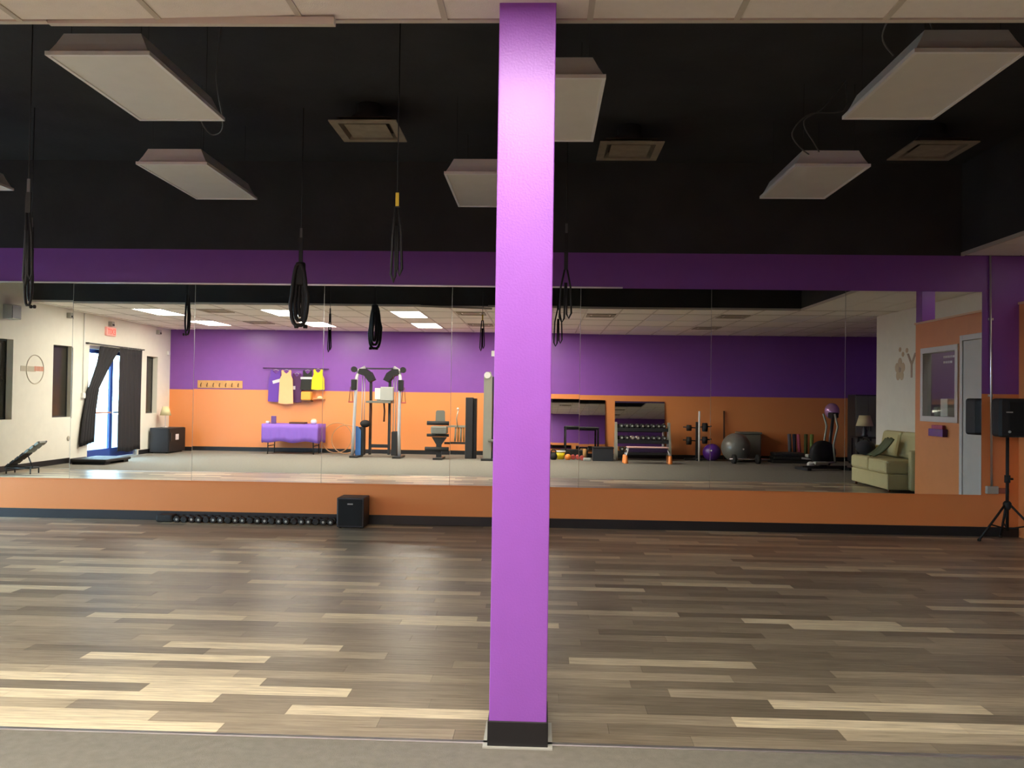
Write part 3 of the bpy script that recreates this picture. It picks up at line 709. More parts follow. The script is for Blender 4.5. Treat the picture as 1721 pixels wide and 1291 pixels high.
# conduit on the white wall, cameras
r = thing('conduit', 'thin cream conduit running down the white wall beside the shop door', 'conduit', (XL, 1.80, 0))
B().cyl((0.012, 0, 1.42), (0.012, 0, CZ), 0.012, 8).build('pipe', M['white_trim'], r)
bx(0, 0.05, -0.05, 0.05, 1.34, 1.45, bev=0.006).build('switch_box', M['white_trim'], r)
lab = ['small grey sensor box high on the white wall left of the conduit', 'small grey sensor box high above the EXIT sign', 'small grey sensor box high above the narrow window']
for (px, py), t in zip(((116, 519), (186, 534), (266, 551)), lab):
    p = wall_l(px, py)
    r = thing('wall_sensor', t, 'sensor', (XL, p.y, min(p.z, 2.98)), group='sensor boxes near the ceiling')
    bx(0, 0.09, -0.06, 0.06, -0.05, 0.06, bev=0.01).build('sensor_body', M['lgrey'], r)
    bx(0.085, 0.098, -0.04, 0.04, -0.035, 0.0).build('sensor_lens', M['blk_plastic'], r)
r = thing('wall_speaker', 'dark square speaker box high at the left end of the white wall', 'speaker', (XL, 4.30, 2.86))
bx(0.0, 0.16, -0.14, 0.14, -0.13, 0.13, bev=0.01).build('speaker_cabinet', M['lgrey'], r); bx(0.16, 0.17, -0.12, 0.12, -0.11, 0.11).build('speaker_grille', M['dark_steel'], r)
p = wall_l(289, 578)
tag(bx(0, 0.05, -0.05, 0.05, -0.05, 0.05, bev=0.006).build('wall_box', M['white'], None, (XL, YB + 0.15, 2.5)), 'little white box on the wall at the gym corner', 'box')
tag(B().lathe([(0.05, 0.0), (0.05, 0.01), (0.03, 0.014)], seg=14, axis='x').build('wall_plate', M['logo_grey'], None, (XL, 2.30, 0.50)), 'faint round cover plate low on the white wall', 'cover plate')
# incline bench by the wall
r = thing('incline_bench', 'low black reclining bench with slatted back against the white wall', 'bench', (-8.95, 4.50, 0), rotz=0.0)
a0, a1 = Vector((-0.42, 0.0, 0.10)), Vector((0.12, -0.12, 0.56))
for s in (-0.11, 0.11):
    B().tube([a0 + Vector((0, s, 0)), a1 + Vector((0, s, 0))], 0.014, 8).build('side_rail', M['dark_steel'], r)
for k in range(7):
    c = a0.lerp(a1, 0.08 + 0.14 * k); bx(-0.042, 0.042, -0.13, 0.13, -0.02, 0.02, bev=0.006).build('slat', M['grey_pad'] if k > 3 else M['blk_rubber'], r, c, (0, -math.radians(40), 0))
B().tube([(-0.40, -0.12, 0.10), (0.05, -0.12, 0.10), (0.05, 0.12, 0.10), (-0.40, 0.12, 0.10)], 0.014, 8).build('seat_frame', M['dark_steel'], r)
for x in (-0.38, 0.05):
    for s in (-0.12, 0.12): B().cyl((x, s, 0), (x, s, 0.11), 0.012, 8).build('leg', M['dark_steel'], r)
B().tube([(0.02, 0.0, 0.10), (-0.12, -0.05, 0.34)], 0.012, 8).build('back_support', M['dark_steel'], r)
# step platform by the door
r = thing('step_platform', 'low black rectangular step platform on the floor by the shop door', 'step', (-9.12, 1.85, 0))
bx(-0.38, 0.38, -0.52, 0.52, 0.05, 0.11, bev=0.02).build('deck', M['blk_rubber'], r)
for sy in (-0.38, 0.38): bx(-0.34, 0.34, sy - 0.1, sy + 0.1, 0, 0.05, bev=0.008).build('riser', M['blk_plastic'], r)
# black box with lamp
r = thing('mini_fridge', 'black box cabinet with white label in the corner under the lamp', 'cabinet', (-9.28, -1.60, 0))
bx(-0.25, 0.21, -0.48, 0.45, 0.02, 0.62, bev=0.01).build('cabinet', M['blk_box'], r)
dr = bx(0.212, 0.236, -0.47, 0.44, 0.03, 0.61, bev=0.006).build('door', M['blk_plastic'], r)
bx(0.236, 0.239, -0.08, 0.10, 0.32, 0.46).build('label', M['label_white'], dr)
bx(0.236, 0.255, 0.34, 0.38, 0.30, 0.50, bev=0.004).build('handle', M['dark_steel'], dr)
for sx in (-0.2, 0.16):
    for sy in (-0.42, 0.40): B().cyl((sx, sy, 0), (sx, sy, 0.02), 0.02, 8).build('foot', M['blk_rubber'], r)
r = thing('table_lamp', 'small table lamp with cream shade on the black corner cabinet', 'lamp', (-9.33, -1.55, 0.62))
B().lathe([(0.07, 0), (0.075, 0.012), (0.02, 0.03), (0.012, 0.05), (0.012, 0.34), (0.016, 0.36)], seg=16).build('base', M['alu'], r)
B().lathe([(0.135, 0.30), (0.075, 0.52), (0.073, 0.52), (0.132, 0.30)], seg=20).build('lamp_shade', M['shade'], r)

# ================================================================== GYM WALL THINGS (seen in the mirror)
Yw = YB + 0.005
# coat hooks
p0, p1 = mir(333, 640, Yw), mir(408, 653, Yw)
r = thing('coat_rack', 'pine board with coat hooks on the purple wall', 'coat rack', ((p0.x + p1.x) / 2, YB, (p0.z + p1.z) / 2))
hw_ = (p1.x - p0.x) / 2
bx(-hw_, hw_, 0, 0.02, -0.10, 0.10, bev=0.004).build('board', M['wood'], r)
for k in range(7):
    x = -hw_ + 0.1 + k * (2 * hw_ - 0.2) / 6
    B().tube([(x, 0.02, 0.03), (x, 0.06, 0.0), (x, 0.07, -0.04), (x, 0.05, -0.06)], 0.010, 6).build('hook', M['brown'], r)
# shirts on a rail
r = thing('clothes_rail', 'thin rail on the purple wall that carries the shirts', 'rail', (-6.3, YB, 2.14))
B().cyl((-0.85, 0.06, 0), (0.85, 0.06, 0), 0.010, 8).build('rail', M['dark_steel'], r)
for x in (-0.8, 0.0, 0.8): B().cyl((x, 0, 0), (x, 0.06, 0), 0.008, 6).build('bracket', M['dark_steel'], r)
def shirt(x, w0, w1, z0, z1, m, label, y=0.07, deco=None, tilt=0.0):
    r = thing('tank_top', label, 'shirt', (x, YB + y, z1), group='shirts hanging on the purple wall')
    h = z1 - z0
    poly = [(-w0 * 0.42, -0.02), (-w0 * 0.30, 0.0), (-w0 * 0.18, -0.06), (0, -0.10), (w0 * 0.18, -0.06), (w0 * 0.30, 0.0), (w0 * 0.42, -0.02),
            (w0 * 0.40, -0.14), (w0 * 0.55, -0.24), (w1 * 0.5, -h), (0, -h - 0.015), (-w1 * 0.5, -h), (-w0 * 0.55, -0.24), (-w0 * 0.40, -0.14)]
    b = B().prism(poly, -0.012, 0.012, 'y').xf(Matrix.Rotation(tilt, 4, 'Y')); b.build('cloth', m, r)
    B().tube([(-w0 * 0.34, 0, -0.03), (0, 0, 0.01), (w0 * 0.34, 0, -0.03)], 0.006, 6).build('hanger', M['alu'], r)
    if deco:
        for (a, b_, c, d_, tl) in deco: B().box(a, b_, 0.012, 0.0145, c, d_).xf(Matrix.Rotation(tl, 4, 'Y')).build('print', M['print_white'], r)
    return r
shirt(-6.81, 0.32, 0.38, 1.29, 2.10, M['shirt_purple'], 'purple sleeveless shirt with slanting white print, first on the rail', deco=[(-0.16, 0.18, -0.33, -0.25, -0.28)])
shirt(-6.52, 0.30, 0.38, 1.24, 2.10, M['shirt_peach'], 'long peach coloured sleeveless shirt on the rail', y=0.125)
shirt(-6.27, 0.24, 0.27, 1.28, 2.02, M['shirt_plum'], 'dark plum sleeveless shirt beside the peach one', y=0.055, deco=[(-0.13, -0.03, -0.42, -0.33, 0)])
shirt(-5.98, 0.28, 0.38, 1.60, 2.10, M['shirt_black'], 'black sleeveless shirt with a white stripe across the chest', y=0.095, deco=[(-0.18, 0.16, -0.23, -0.175, 0)])
shirt(-5.70, 0.28, 0.33, 1.61, 2.13, M['shirt_yellow'], 'bright yellow sleeveless shirt, last on the rail', y=0.135)
r = thing('folded_shirts', 'mustard coloured folded shirt on a small shelf under the black shirt', 'shirt', (-5.99, YB, 1.30))
bx(-0.13, 0.13, 0.0, 0.20, 0.03, 0.25, bev=0.03).build('cloth', mat('mustard_cloth', (0.80, 0.38, 0.06), 0.8), r)
bx(-0.14, 0.14, 0.0, 0.22, 0.0, 0.03, bev=0.004).build('shelf', M['brown'], r)
r = thing('small_shelf', 'tiny cream shelf with a white cap beside the folded shirt', 'shelf', (-5.68, YB, 1.36))
bx(-0.14, 0.14, 0, 0.14, 0, 0.02, bev=0.004).build('shelf_board', M['wood'], r)
tag(B().lathe([(0.075, 0), (0.07, 0.03), (0.04, 0.055), (0.01, 0.06)], seg=14).build('cap', M['shade'], None, (-5.66, YB + 0.075, 1.38)), 'small cream cap on the tiny wall shelf', 'cap')
# folding table with purple cloth
ty = -1.72; pa, pb = mir(441, 712, ty + 0.34), mir(534, 742, ty + 0.34)
tw = (pb.x - pa.x) / 2; tcx = (pa.x + pb.x) / 2
r = thing('folding_table', 'folding table under a purple cloth against the orange wall', 'table', (tcx, ty, 0))
bx(-tw, tw, -0.33, 0.33, 0.70, 0.735, bev=0.006).build('tabletop', M['lgrey'], r)
for sx in (-1, 1):
    for sy in (-1, 1): B().cyl((sx * (tw - 0.12), sy * 0.26, 0), (sx * (tw - 0.14), sy * 0.26, 0.70), 0.014, 8).build('leg', M['dark_steel'], r)
    B().cyl((sx * (tw - 0.13), -0.26, 0.2), (sx * (tw - 0.13), 0.26, 0.2), 0.010, 6).build('crossbar', M['dark_steel'], r)
tc_ = thing('tablecloth', 'purple cloth draped over the folding table', 'tablecloth', (tcx, ty, 0))
bx(-tw - 0.012, tw + 0.012, -0.345, 0.345, 0.737, 0.745).build('cloth_top', M['cloth_purple'], tc_)
def drop_front(u, v): return Vector((-tw - 0.012 + u * (2 * tw + 0.024), 0.345 + 0.012 * math.sin(u * 40) * v, 0.742 - v * (0.44 + 0.02 * math.sin(u * 14))))
B().sheet(drop_front, 40, 4, 0.004).build('cloth_front', M['cloth_purple'], tc_)
for sx in (-1, 1):
    def drop_side(u, v, sx=sx): return Vector((sx * (tw + 0.012 + 0.012 * math.sin(u * 18) * v), -0.345 + u * 0.69, 0.742 - v * (0.45 + 0.02 * math.sin(u * 9))))
    B().sheet(drop_side, 16, 4, 0.004).build('cloth_side', M['cloth_purple'], tc_)
tz = 0.746
tag(bx(-0.06, 0.06, -0.03, 0.03, 0, 0.19, bev=0.01).build('card_box', mat('violet_card', (0.13, 0.06, 0.22), 0.6), None, (tcx - 0.45, ty + 0.2, tz)), 'upright violet card box on the purple table', 'box')
tag(B().lathe([(0.05, 0), (0.055, 0.05), (0.04, 0.06)], seg=14).build('cup', M['white'], None, (tcx - 0.62, ty + 0.12, tz)), 'small white cup at the left end of the purple table', 'cup')
tag(bx(-0.20, 0.20, -0.12, 0.12, 0, 0.045, bev=0.012).build('tray', M['brown'], None, (tcx + 0.12, ty + 0.05, tz)), 'flat brown tray on the purple table', 'tray')
r = thing('candle_jar', 'small round white jar at the right end of the purple table', 'jar', (tcx + 0.53, ty + 0.12, tz))
B().lathe([(0.05, 0), (0.075, 0.03), (0.08, 0.07), (0.06, 0.105)], seg=16).build('jar', M['white'], r); B().lathe([(0.06, 0.106), (0.06, 0.12), (0.02, 0.13)], seg=16).build('lid', M['shade'], r)
# hula hoops leaning on the wall
def hoop(x, rad, label, dy):
    ang = math.radians(9); pts = []
    for i in range(48):
        a = i * math.pi / 24; pts.append((rad * math.cos(a), -math.sin(ang) * (rad + rad * math.sin(a)), math.cos(ang) * (rad + rad * math.sin(a)) + 0.012))
    o = B().tube(pts, 0.012, 7, True).build('hula_hoop', M['hoop'], None, (x, dy, 0)); return tag(o, label, 'hula hoop', 'hula hoops leaning on the orange wall')
hoop(mir(563, 740, -2.0).x, 0.385, 'tan hula hoop leaning on the wall, next to the purple table', YB + 0.20)
hoop(mir(578, 740, -2.0).x + 0.04, 0.36, 'tan hula hoop leaning on the wall, next to the cable machine', YB + 0.33)

# ---- dual cable machine
cy = -0.95
xl, xr = mir(598, 700, cy).x, mir(672, 700, cy).x
cx = (xl + xr) / 2; hx = (xr - xl) / 2
r = thing('cable_machine', 'large silver dual cable machine with a curved black top', 'gym machine', (cx, cy, 0))
for sx in (-1, 1):
    pts = [(sx * (hx + 0.03), 0.18, 0.04), (sx * (hx + 0.01), 0.16, 0.6), (sx * hx, 0.10, 1.35), (sx * (hx - 0.005), 0.02, 1.9), (sx * (hx - 0.04), -0.05, 2.08), (sx * (hx - 0.18), -0.12, 2.16)]
    B().tube(pts, 0.040, 10).build('front_upright', M['grey_steel'], r)
    bx(sx * (hx - 0.30) - 0.03, sx * (hx - 0.30) + 0.03, -0.30, -0.22, 0.05, 2.05, bev=0.005).build('rear_upright', M['dark_steel'], r)
    cp = [(hx - 0.42, 1.86), (hx - 0.34, 2.02), (hx - 0.20, 2.12), (hx - 0.06, 2.12), (hx - 0.03, 2.0), (hx - 0.18, 1.95), (hx - 0.30, 1.80)]
    B().prism([(sx * a, z) for a, z in cp], -0.28, 0.02, 'y').build('top_shroud', M['blk_plastic'], r)
    B().cyl((sx * (hx + 0.06), -0.02, 2.10), (sx * (hx + 0.06), 0.06, 2.10), 0.07, 14).build('top_pulley', M['blk_plastic'], r)
    for k in (0.12, 0.18): B().cyl((sx * (hx - k), -0.1, 0.5), (sx * (hx - k), -0.1, 1.95), 0.011, 8).build('guide_rod', M['grey_steel'], r)
    cr = bx(sx * (hx + 0.03) - 0.06, sx * (hx + 0.03) + 0.06, 0.04, 0.20, 1.60, 1.86, bev=0.02).build('pulley_carriage', M['blk_plastic'], r)
    hxx = sx * (hx + 0.10)
    B().tube([(hxx - 0.015, 0.12, 1.68), (hxx - 0.045, 0.12, 1.32), (hxx + 0.045, 0.12, 1.32), (hxx + 0.015, 0.12, 1.68)], 0.009, 6).build('handle_strap', M['brown'], cr)
    B().cyl((hxx - 0.06, 0.12, 1.32), (hxx + 0.06, 0.12, 1.32), 0.016, 8).build('handle_grip', M['kb_red'], cr)
    bx(sx * (hx - 0.02) - 0.10, sx * (hx - 0.02) + 0.10, -0.35, 0.30, 0, 0.05, bev=0.008).build('foot', M['dark_steel'], r)
    B().box(sx * (hx - 0.13) - 0.07, sx * (hx - 0.13) + 0.07, -0.22, 0.02, 0.05, 0.72 if sx < 0 else 0.62, bev=0.01).build('weight_stack', M['blk_rubber'], r)
sp_ = B().prism([(-hx + 0.015, 0.05), (-hx + 0.14, 0.05), (-hx + 0.14, 0.64), (-hx + 0.06, 0.74), (-hx + 0.015, 0.74)], 0.03, 0.07, 'y').build('blue_panel', M['blue'], r); sp_['label'] = 'blue weight cover panel'
B().ball((-hx + 0.22, -0.05, 0.80), 0.10, (1.3, 1, 0.9), 14).build('cable_guard', M['blk_plastic'], r)
bx(-hx + 0.3, hx - 0.3, -0.30, -0.22, 0.22, 0.30, bev=0.005).build('lower_crossbar', M['dark_steel'], r)
B().tube([(-hx + 0.16, -0.12, 2.14), (-0.2, -0.14, 2.13), (0.2, -0.14, 2.13), (hx - 0.16, -0.12, 2.14)], 0.018, 8).build('pull_up_bar', M['dark_steel'], r)
bx(-hx + 0.26, hx - 0.2, -0.34, 0.15, 1.30, 1.355, bev=0.005).build('shelf_bar', M['grey_pad'], r)
for (dx, z0, m_) in ((-0.24, 0.75, 'brown'), (-0.24, 0.45, 'brown'), (0.10, 0.85, 'brown')):
    B().tube([(dx, -0.22, 1.30), (dx + 0.02, -0.20, 1.1), (dx + 0.01, -0.2, z0)], 0.022, 7).build('hanging_strap', M[m_], r)
mx0, mx1 = mir(636, 660, -1.15).x - cx, mir(671, 660, -1.15).x - cx
mo = thing('monitor', 'boxy grey monitor with white side on the shelf of the cable machine', 'monitor', (cx - 0.03, cy, 1.357))
bx(mx0 + 0.14, mx1 - 0.07, -0.072, 0.14, 0.006, 0.33, bev=0.012).build('monitor_case', M['lgrey'], mo)
bx(mx0, mx0 + 0.138, -0.072, 0.11, 0.03, 0.30, bev=0.008).build('monitor_face', M['white'], mo)
bx(mx0 + 0.05, mx1 - 0.07, -0.072, 0.11, 0.0, 0.03, bev=0.004).build('monitor_base', M['grey_pad'], mo)

# ---- leg extension machine with weight tower
sy_ = -0.75; sx_ = mir(738, 700, sy_).x
r = thing('leg_machine', 'grey padded seated leg machine with dark weight tower', 'gym machine', (sx_, sy_, 0))
B().prism([(-0.10, 0.80), (0.13, 0.80), (0.12, 1.12), (0.09, 1.15), (-0.06, 1.15), (-0.09, 1.12)], -0.14, -0.06, 'y').build('backrest', M['grey_pad'], r)
for (a, b_, z0, z1, m_, nm) in ((-0.28, 0.24, 0.80, 0.90, 'blk_rubber', 'shoulder_roller'), (-0.28, 0.24, 0.53, 0.60, 'blk_rubber', 'thigh_roller'), (-0.32, 0.24, 0.19, 0.29, 'blk_rubber', 'ankle_roller')):
    B().cyl((a, 0.05, (z0 + z1) / 2), (b_, 0.05, (z0 + z1) / 2), (z1 - z0) / 2, 12).build(nm, M[m_], r)
bx(-0.18, 0.20, -0.16, 0.16, 0.60, 0.78, bev=0.03).build('seat', M['grey_pad'], r)
B().prism([(-0.17, 0.52), (0.19, 0.52), (0.06, 0.34), (0.06, 0.0), (-0.06, 0.0), (-0.06, 0.34)], -0.08, 0.02, 'y').build('pedestal', M['dark_steel'], r)
bx(-0.10, 0.12, -0.35, 0.32, 0.0, 0.05, bev=0.005).build('base_beam', M['dark_steel'], r)
tx = mir(792, 700, -1.05).x - sx_
bx(tx - 0.13, tx + 0.05, -0.46, -0.20, 0.0, 1.46, bev=0.012).build('weight_tower', M['dark_steel'], r)
bx(tx + 0.055, tx + 0.13, -0.46, -0.24, 0.0, 1.44, bev=0.006).build('tower_side', M['blk_plastic'], r)
bx(0.18, tx - 0.13, -0.26, -0.20, 0.74, 0.79).build('upper_arm', M['olive_steel'], r)
bx(0.10, tx - 0.13, -0.30, -0.24, 0.34, 0.39).build('lower_arm', M['dark_steel'], r)
for k in range(4): B().cyl((0.36 + k * 0.07, -0.25, 0.40), (0.38 + k * 0.06, -0.25, 0.76), 0.022, 8).build('linkage', M['tan'] if k % 2 else M['olive_steel'], r)
B().tube([(0.42, -0.2, 0.76), (0.40, -0.16, 0.95), (0.44, -0.14, 1.16)], 0.012, 8).build('lever', M['olive_steel'], r)
B().ball((0.43, -0.14, 1.19), 0.028, seg=12).build('lever_knob', M['white'], r)
# ---- tall cable tower beside the column
ty_ = -0.45; tx_ = mir(820, 700, ty_).x
r = thing('lat_tower', 'tall pale cable tower partly hidden by the purple column', 'gym machine', (tx_, ty_, 0))
b = B().prism([(-0.10, 0.0), (0.09, 0.0), (0.09, 1.95), (0.05, 2.06), (-0.06, 2.06), (-0.10, 1.95)], -0.08, 0.05, 'y'); b.build('tower_post', M['olive_steel'], r)
bx(0.095, 0.22, -0.30, -0.02, 0.0, 1.95, bev=0.006).build('rear_post', M['dark_steel'], r)
bx(-0.14, 0.42, -0.32, 0.12, 0.0, 0.05, bev=0.006).build('base', M['dark_steel'], r)
bx(0.02, 0.44, -0.12, 0.16, 0.44, 0.50, bev=0.015).build('seat', M['grey_pad'], r)
B().cyl((0.2, 0.0, 0.05), (0.2, 0.0, 0.44), 0.03, 10).build('seat_post', M['dark_steel'], r)
B().cyl((-0.02, 0.05, 1.98), (-0.02, 0.10, 1.98), 0.075, 16).build('pulley', M['white'], r)
tag(bx(-0.06, 0.06, 0, 0.03, -0.07, 0.07, bev=0.005).build('thermostat', M['white'], None, (mir(830, 595, YB).x, YB, mir(830, 595, YB).z)), 'small white thermostat on the purple wall by the column', 'thermostat')

# ---- leaning wall mirrors
q = [mir(930, 672, Yw), mir(1018, 672, Yw), mir(1020, 755, Yw)]
r = thing('leaning_mirror', 'frameless gym mirror on the orange wall right of the column', 'mirror', ((q[0].x + q[1].x) / 2 - 0.03, YB, 0))
w2 = (q[1].x - q[0].x) / 2 + 0.03
r.location = (r.location.x, YB + 0.09, 0.0); r.rotation_euler = (math.radians(3.0), 0, 0)
bx(-w2, w2, 0.006, 0.012, 0.20, 1.46).build('mirror_glass', M['mirror'], r); bx(-w2, w2, 0, 0.0055, 0.20, 1.46).build('mirror_back', M['dark_steel'], r)
q = [mir(1034, 676, Yw), mir(1117, 720, Yw)]
r = thing('rack_mirror', 'wide gym mirror on the wall above the dumbbell rack', 'mirror', ((q[0].x + q[1].x) / 2, YB, 0))
w2 = (q[1].x - q[0].x) / 2
r.location = (r.location.x, YB + 0.09, 0.0); r.rotation_euler = (math.radians(3.2), 0, 0)
bx(-w2, w2, 0.006, 0.012, 0.30, 1.40).build('mirror_glass', M['mirror'], r); bx(-w2, w2, 0, 0.0055, 0.30, 1.40).build('mirror_back', M['dark_steel'], r)
bx(-w2, w2, 0.006, 0.016, 1.40, 1.44).build('top_rail', M['step_deck'], r)
# ---- black frame stool, kettlebells etc.
fy = -1.72
q0, q1 = mir(951, 720, fy), mir(1006, 720, fy)
r = thing('hurdle_frame', 'black tube frame bench in front of the leaning mirror', 'bench', ((q0.x + q1.x) / 2, fy, 0))
hw2 = (q1.x - q0.x) / 2
for sy in (-0.16, 0.16): B().tube([(-hw2, sy, 0), (-hw2, sy, 0.74), (hw2, sy, 0.74), (hw2, sy, 0)], 0.016, 8).build('tube_frame', M['blk_plastic'], r)
bx(-hw2 - 0.02, hw2 + 0.02, -0.19, 0.19, 0.757, 0.79, bev=0.01).build('top_pad', M['blk_rubber'], r)
def kettle(x, y, m, label, s=1.0):
    r = thing('kettlebell', label, 'kettlebell', (x, y, 0), group='kettlebells on the carpet')
    B().lathe([(0.06 * s, 0), (0.095 * s, 0.04 * s), (0.105 * s, 0.09 * s), (0.085 * s, 0.15 * s), (0.04 * s, 0.18 * s)], seg=16).build('bell', M[m], r)
    B().tube([(-0.055 * s, 0, 0.15 * s), (-0.065 * s, 0, 0.22 * s), (-0.03 * s, 0, 0.26 * s), (0.03 * s, 0, 0.26 * s), (0.065 * s, 0, 0.22 * s), (0.055 * s, 0, 0.15 * s)], 0.017 * s, 8).build('handle', M['blk_rubber'], r)
    return r
gy = -1.35
r = thing('bucket', 'yellow bucket with white rim on the carpet right of the column', 'bucket', (mir(942, 760, gy).x, gy, 0))
B().lathe([(0.085, 0), (0.115, 0.17), (0.10, 0.17), (0.09, 0.15)], seg=18).build('pail', M['kb_yellow'], r); B().lathe([(0.122, 0.17), (0.124, 0.20), (0.105, 0.20)], seg=18).build('rim', M['white'], r)
kettle(mir(954, 765, gy).x, gy + 0.20, 'kb_orange', 'orange kettlebell beside the yellow bucket', 0.75)
kettle(mir(930, 765, gy).x, gy + 0.22, 'blk_rubber', 'black kettlebell at the column edge', 0.9)
for k, (px, t) in enumerate(((963, 'first'), (971, 'middle'), (979, 'last'))):
    o = B().lathe([(0.045, -0.11), (0.055, -0.10), (0.055, -0.05), (0.02, -0.045), (0.02, 0.045), (0.055, 0.05), (0.055, 0.10), (0.045, 0.11)], (0, 0, 0.055), seg=12, axis='y').build('dumbbell', M['kb_red'], None, (mir(px, 765, gy).x, gy, 0))
    tag(o, 'small red dumbbell on the carpet, %s of the three by the black frame' % t, 'dumbbell', 'red dumbbells on the carpet')
tag(B().cyl((0, 0, 0), (0, 0, 0.26), 0.045, 14).build('foam_roller', M['tan'], None, (mir(984, 760, gy).x, gy - 0.22, 0)), 'upright tan foam roller near the black frame', 'foam roller')
tag(bx(-0.10, 0.08, -0.06, 0.06, 0, 0.07, bev=0.02).build('grey_block', M['lgrey'], None, (mir(987, 766, gy).x, gy + 0.22, 0)), 'light grey foam block on the carpet', 'block')
r = thing('storage_crate', 'black storage crate between the black frame and the dumbbell rack', 'crate', (mir(1012, 760, -1.5).x, -1.30, 0))
bx(-0.24, 0.25, -0.12, 0.20, 0, 0.30, bev=0.012).build('crate_body', M['blk_box'], r); bx(-0.25, 0.26, -0.13, 0.21, 0.30, 0.33, bev=0.006).build('crate_lid', M['blk_plastic'], r)
tag(bx(-0.35, 0.35, -0.10, 0.10, 0, 0.20, bev=0.02).build('weight_bench_pad', M['blk_rubber'], None, (mir(965, 760, -1.95).x, -2.02, 0)), 'long black padded block under the leaning mirror', 'block')

# ---- dumbbell rack
ry = -1.80; q0, q1 = mir(1036, 720, ry), mir(1125, 720, ry)
rc, rw = (q0.x + q1.x) / 2, (q1.x - q0.x) / 2
r = thing('dumbbell_rack', 'grey three tier rack full of black dumbbells', 'rack', (rc, ry, 0))
for sx in (-1, 1):
    B().prism([(-0.30, 0), (0.30, 0), (0.30, 0.06), (0.02, 0.92), (-0.10, 0.92), (-0.30, 0.06)], sx * rw - 0.025, sx * rw + 0.025, 'x').build('side_frame', M['olive_steel'], r)
TIER = [(0.18, 0.20), (0.06, 0.47), (-0.04, 0.76)]
for (y, z) in TIER:
    for dy in (-0.06, 0.06): bx(-rw + 0.025, rw - 0.025, y + dy - 0.018, y + dy + 0.018, z, z + 0.02).build('tray_rail', M['dark_steel'], r)
    bx(-rw + 0.025, rw - 0.025, y + 0.085, y + 0.095, z - 0.06, z + 0.02).build('tray_lip', M['dark_steel'], r)
def hexbell(s):
    b = B()
    for y in (-0.08, 0.08): b.lathe([(0.045 * s, -0.032), (0.056 * s, -0.026), (0.056 * s, 0.026), (0.045 * s, 0.032)], (0, y, 0.052 * s), seg=6, axis='y')
    bmesh.ops.recalc_face_normals(b.bm, faces=b.bm.faces)
    me = bpy.data.meshes.new('dumbbell_heads'); b.bm.to_mesh(me); b.bm.free(); return me
hb = hexbell(1.0); hb.materials.append(M['blk_rubber']); hc = hexbell(1.0); hc.materials.append(M['chrome'])
hn = bpy.data.meshes.new('dumbbell_handle'); b = B().cyl((0, -0.06, 0.052), (0, 0.06, 0.052), 0.016, 8).cyl((0, 0.1125, 0.052), (0, 0.1155, 0.052), 0.024, 8); b.bm.to_mesh(hn); b.bm.free(); hn.materials.append(M['lgrey'])
tn = ['bottom', 'middle', 'top']
for t, (y, z) in enumerate(TIER):
    for k in range(9):
        ch = (t == 1 and k in (2, 3))
        o = bpy.data.objects.new('dumbbell', hc if ch else hb); COL.objects.link(o)
        o.location = (rc - rw + 0.13 + k * (2 * rw - 0.26) / 8, ry + y, z + 0.022)
        tag(o, ('shiny chrome dumbbell, %s from the column side, middle tier of rack' if ch else 'black hex dumbbell, %s from the column side, ' + tn[t] + ' tier of rack') % ORD[k], 'dumbbell', 'chrome dumbbells on the rack' if ch else 'black dumbbells on the %s tier' % tn[t])
        h_ = bpy.data.objects.new('dumbbell_handle', hn); COL.objects.link(h_); h_.parent = o
# ---- aerobic step bench
yy_ = -0.62; q0, q1 = mir(1050, 752, yy_), mir(1127, 752, yy_)
r = thing('step_bench', 'dark step bench with pink edge and orange feet on the carpet', 'step', ((q0.x + q1.x) / 2, yy_, 0))
w3 = (q1.x - q0.x) / 2
bx(-w3 + 0.08, w3 - 0.08, -0.16, 0.16, 0.26, 0.36, bev=0.02).build('deck', M['step_deck'], r)
bx(-w3 + 0.06, w3 - 0.06, -0.17, 0.17, 0.36, 0.385, bev=0.008).build('top_mat', M['step_pink'], r)
for sx in (-1, 1):
    for sy in (-1, 1):
        lg = B().tube([(sx * (w3 - 0.10), sy * 0.13, 0.36), (sx * (w3 - 0.04), sy * 0.14, 0.22), (sx * (w3 - 0.02), sy * 0.145, 0.12)], 0.022, 8).build('leg', M['alu'], r)
        B().lathe([(0.058, 0), (0.052, 0.02), (0.040, 0.18), (0.030, 0.19)], (sx * (w3 - 0.02), sy * 0.145, 0), seg=12).build('orange_foot', M['kb_orange'], lg)
    bx(sx * (w3 - 0.06) - 0.03, sx * (w3 - 0.06) + 0.03, -0.15, 0.15, 0.24, 0.30, bev=0.006).build('end_bracket', M['dark_steel'], r)
# ---- weight tree, pole, balls
wx = mir(1172, 760, -1.9).x
r = thing('weight_tree', 'dark weight tree with black plates behind the white pole', 'weight rack', (wx, -1.95, 0))
bx(-0.03, 0.03, -0.03, 0.03, 0, 0.95, bev=0.004).build('post', M['dark_steel'], r); bx(-0.30, 0.30, -0.04, 0.04, 0, 0.05).box(-0.04, 0.04, -0.28, 0.25, 0, 0.049).build('base', M['dark_steel'], r)
for (sx, z, rd) in ((-1, 0.80, 0.075), (1, 0.82, 0.11), (-1, 0.48, 0.10), (1, 0.50, 0.09)):
    B().cyl((0, 0, z), (sx * 0.34, 0, z + 0.02), 0.014, 8).build('peg', M['dark_steel'], r)
    B().cyl((sx * 0.14, 0, z), (sx * 0.25, 0, z), rd, 18).build('weight_plate', M['blk_rubber'], r)
tag(B().cyl((0, 0, 0), (0.0, -0.02, 1.22), 0.024, 12).build('white_pole', M['white'], None, (wx, -1.62, 0)), 'thin white pole standing upright in front of the weight tree', 'pole')
r = thing('exercise_ball', 'purple exercise ball on the carpet next to the white pole', 'exercise ball', (mir(1196, 750, -1.75).x, -1.75, 0))
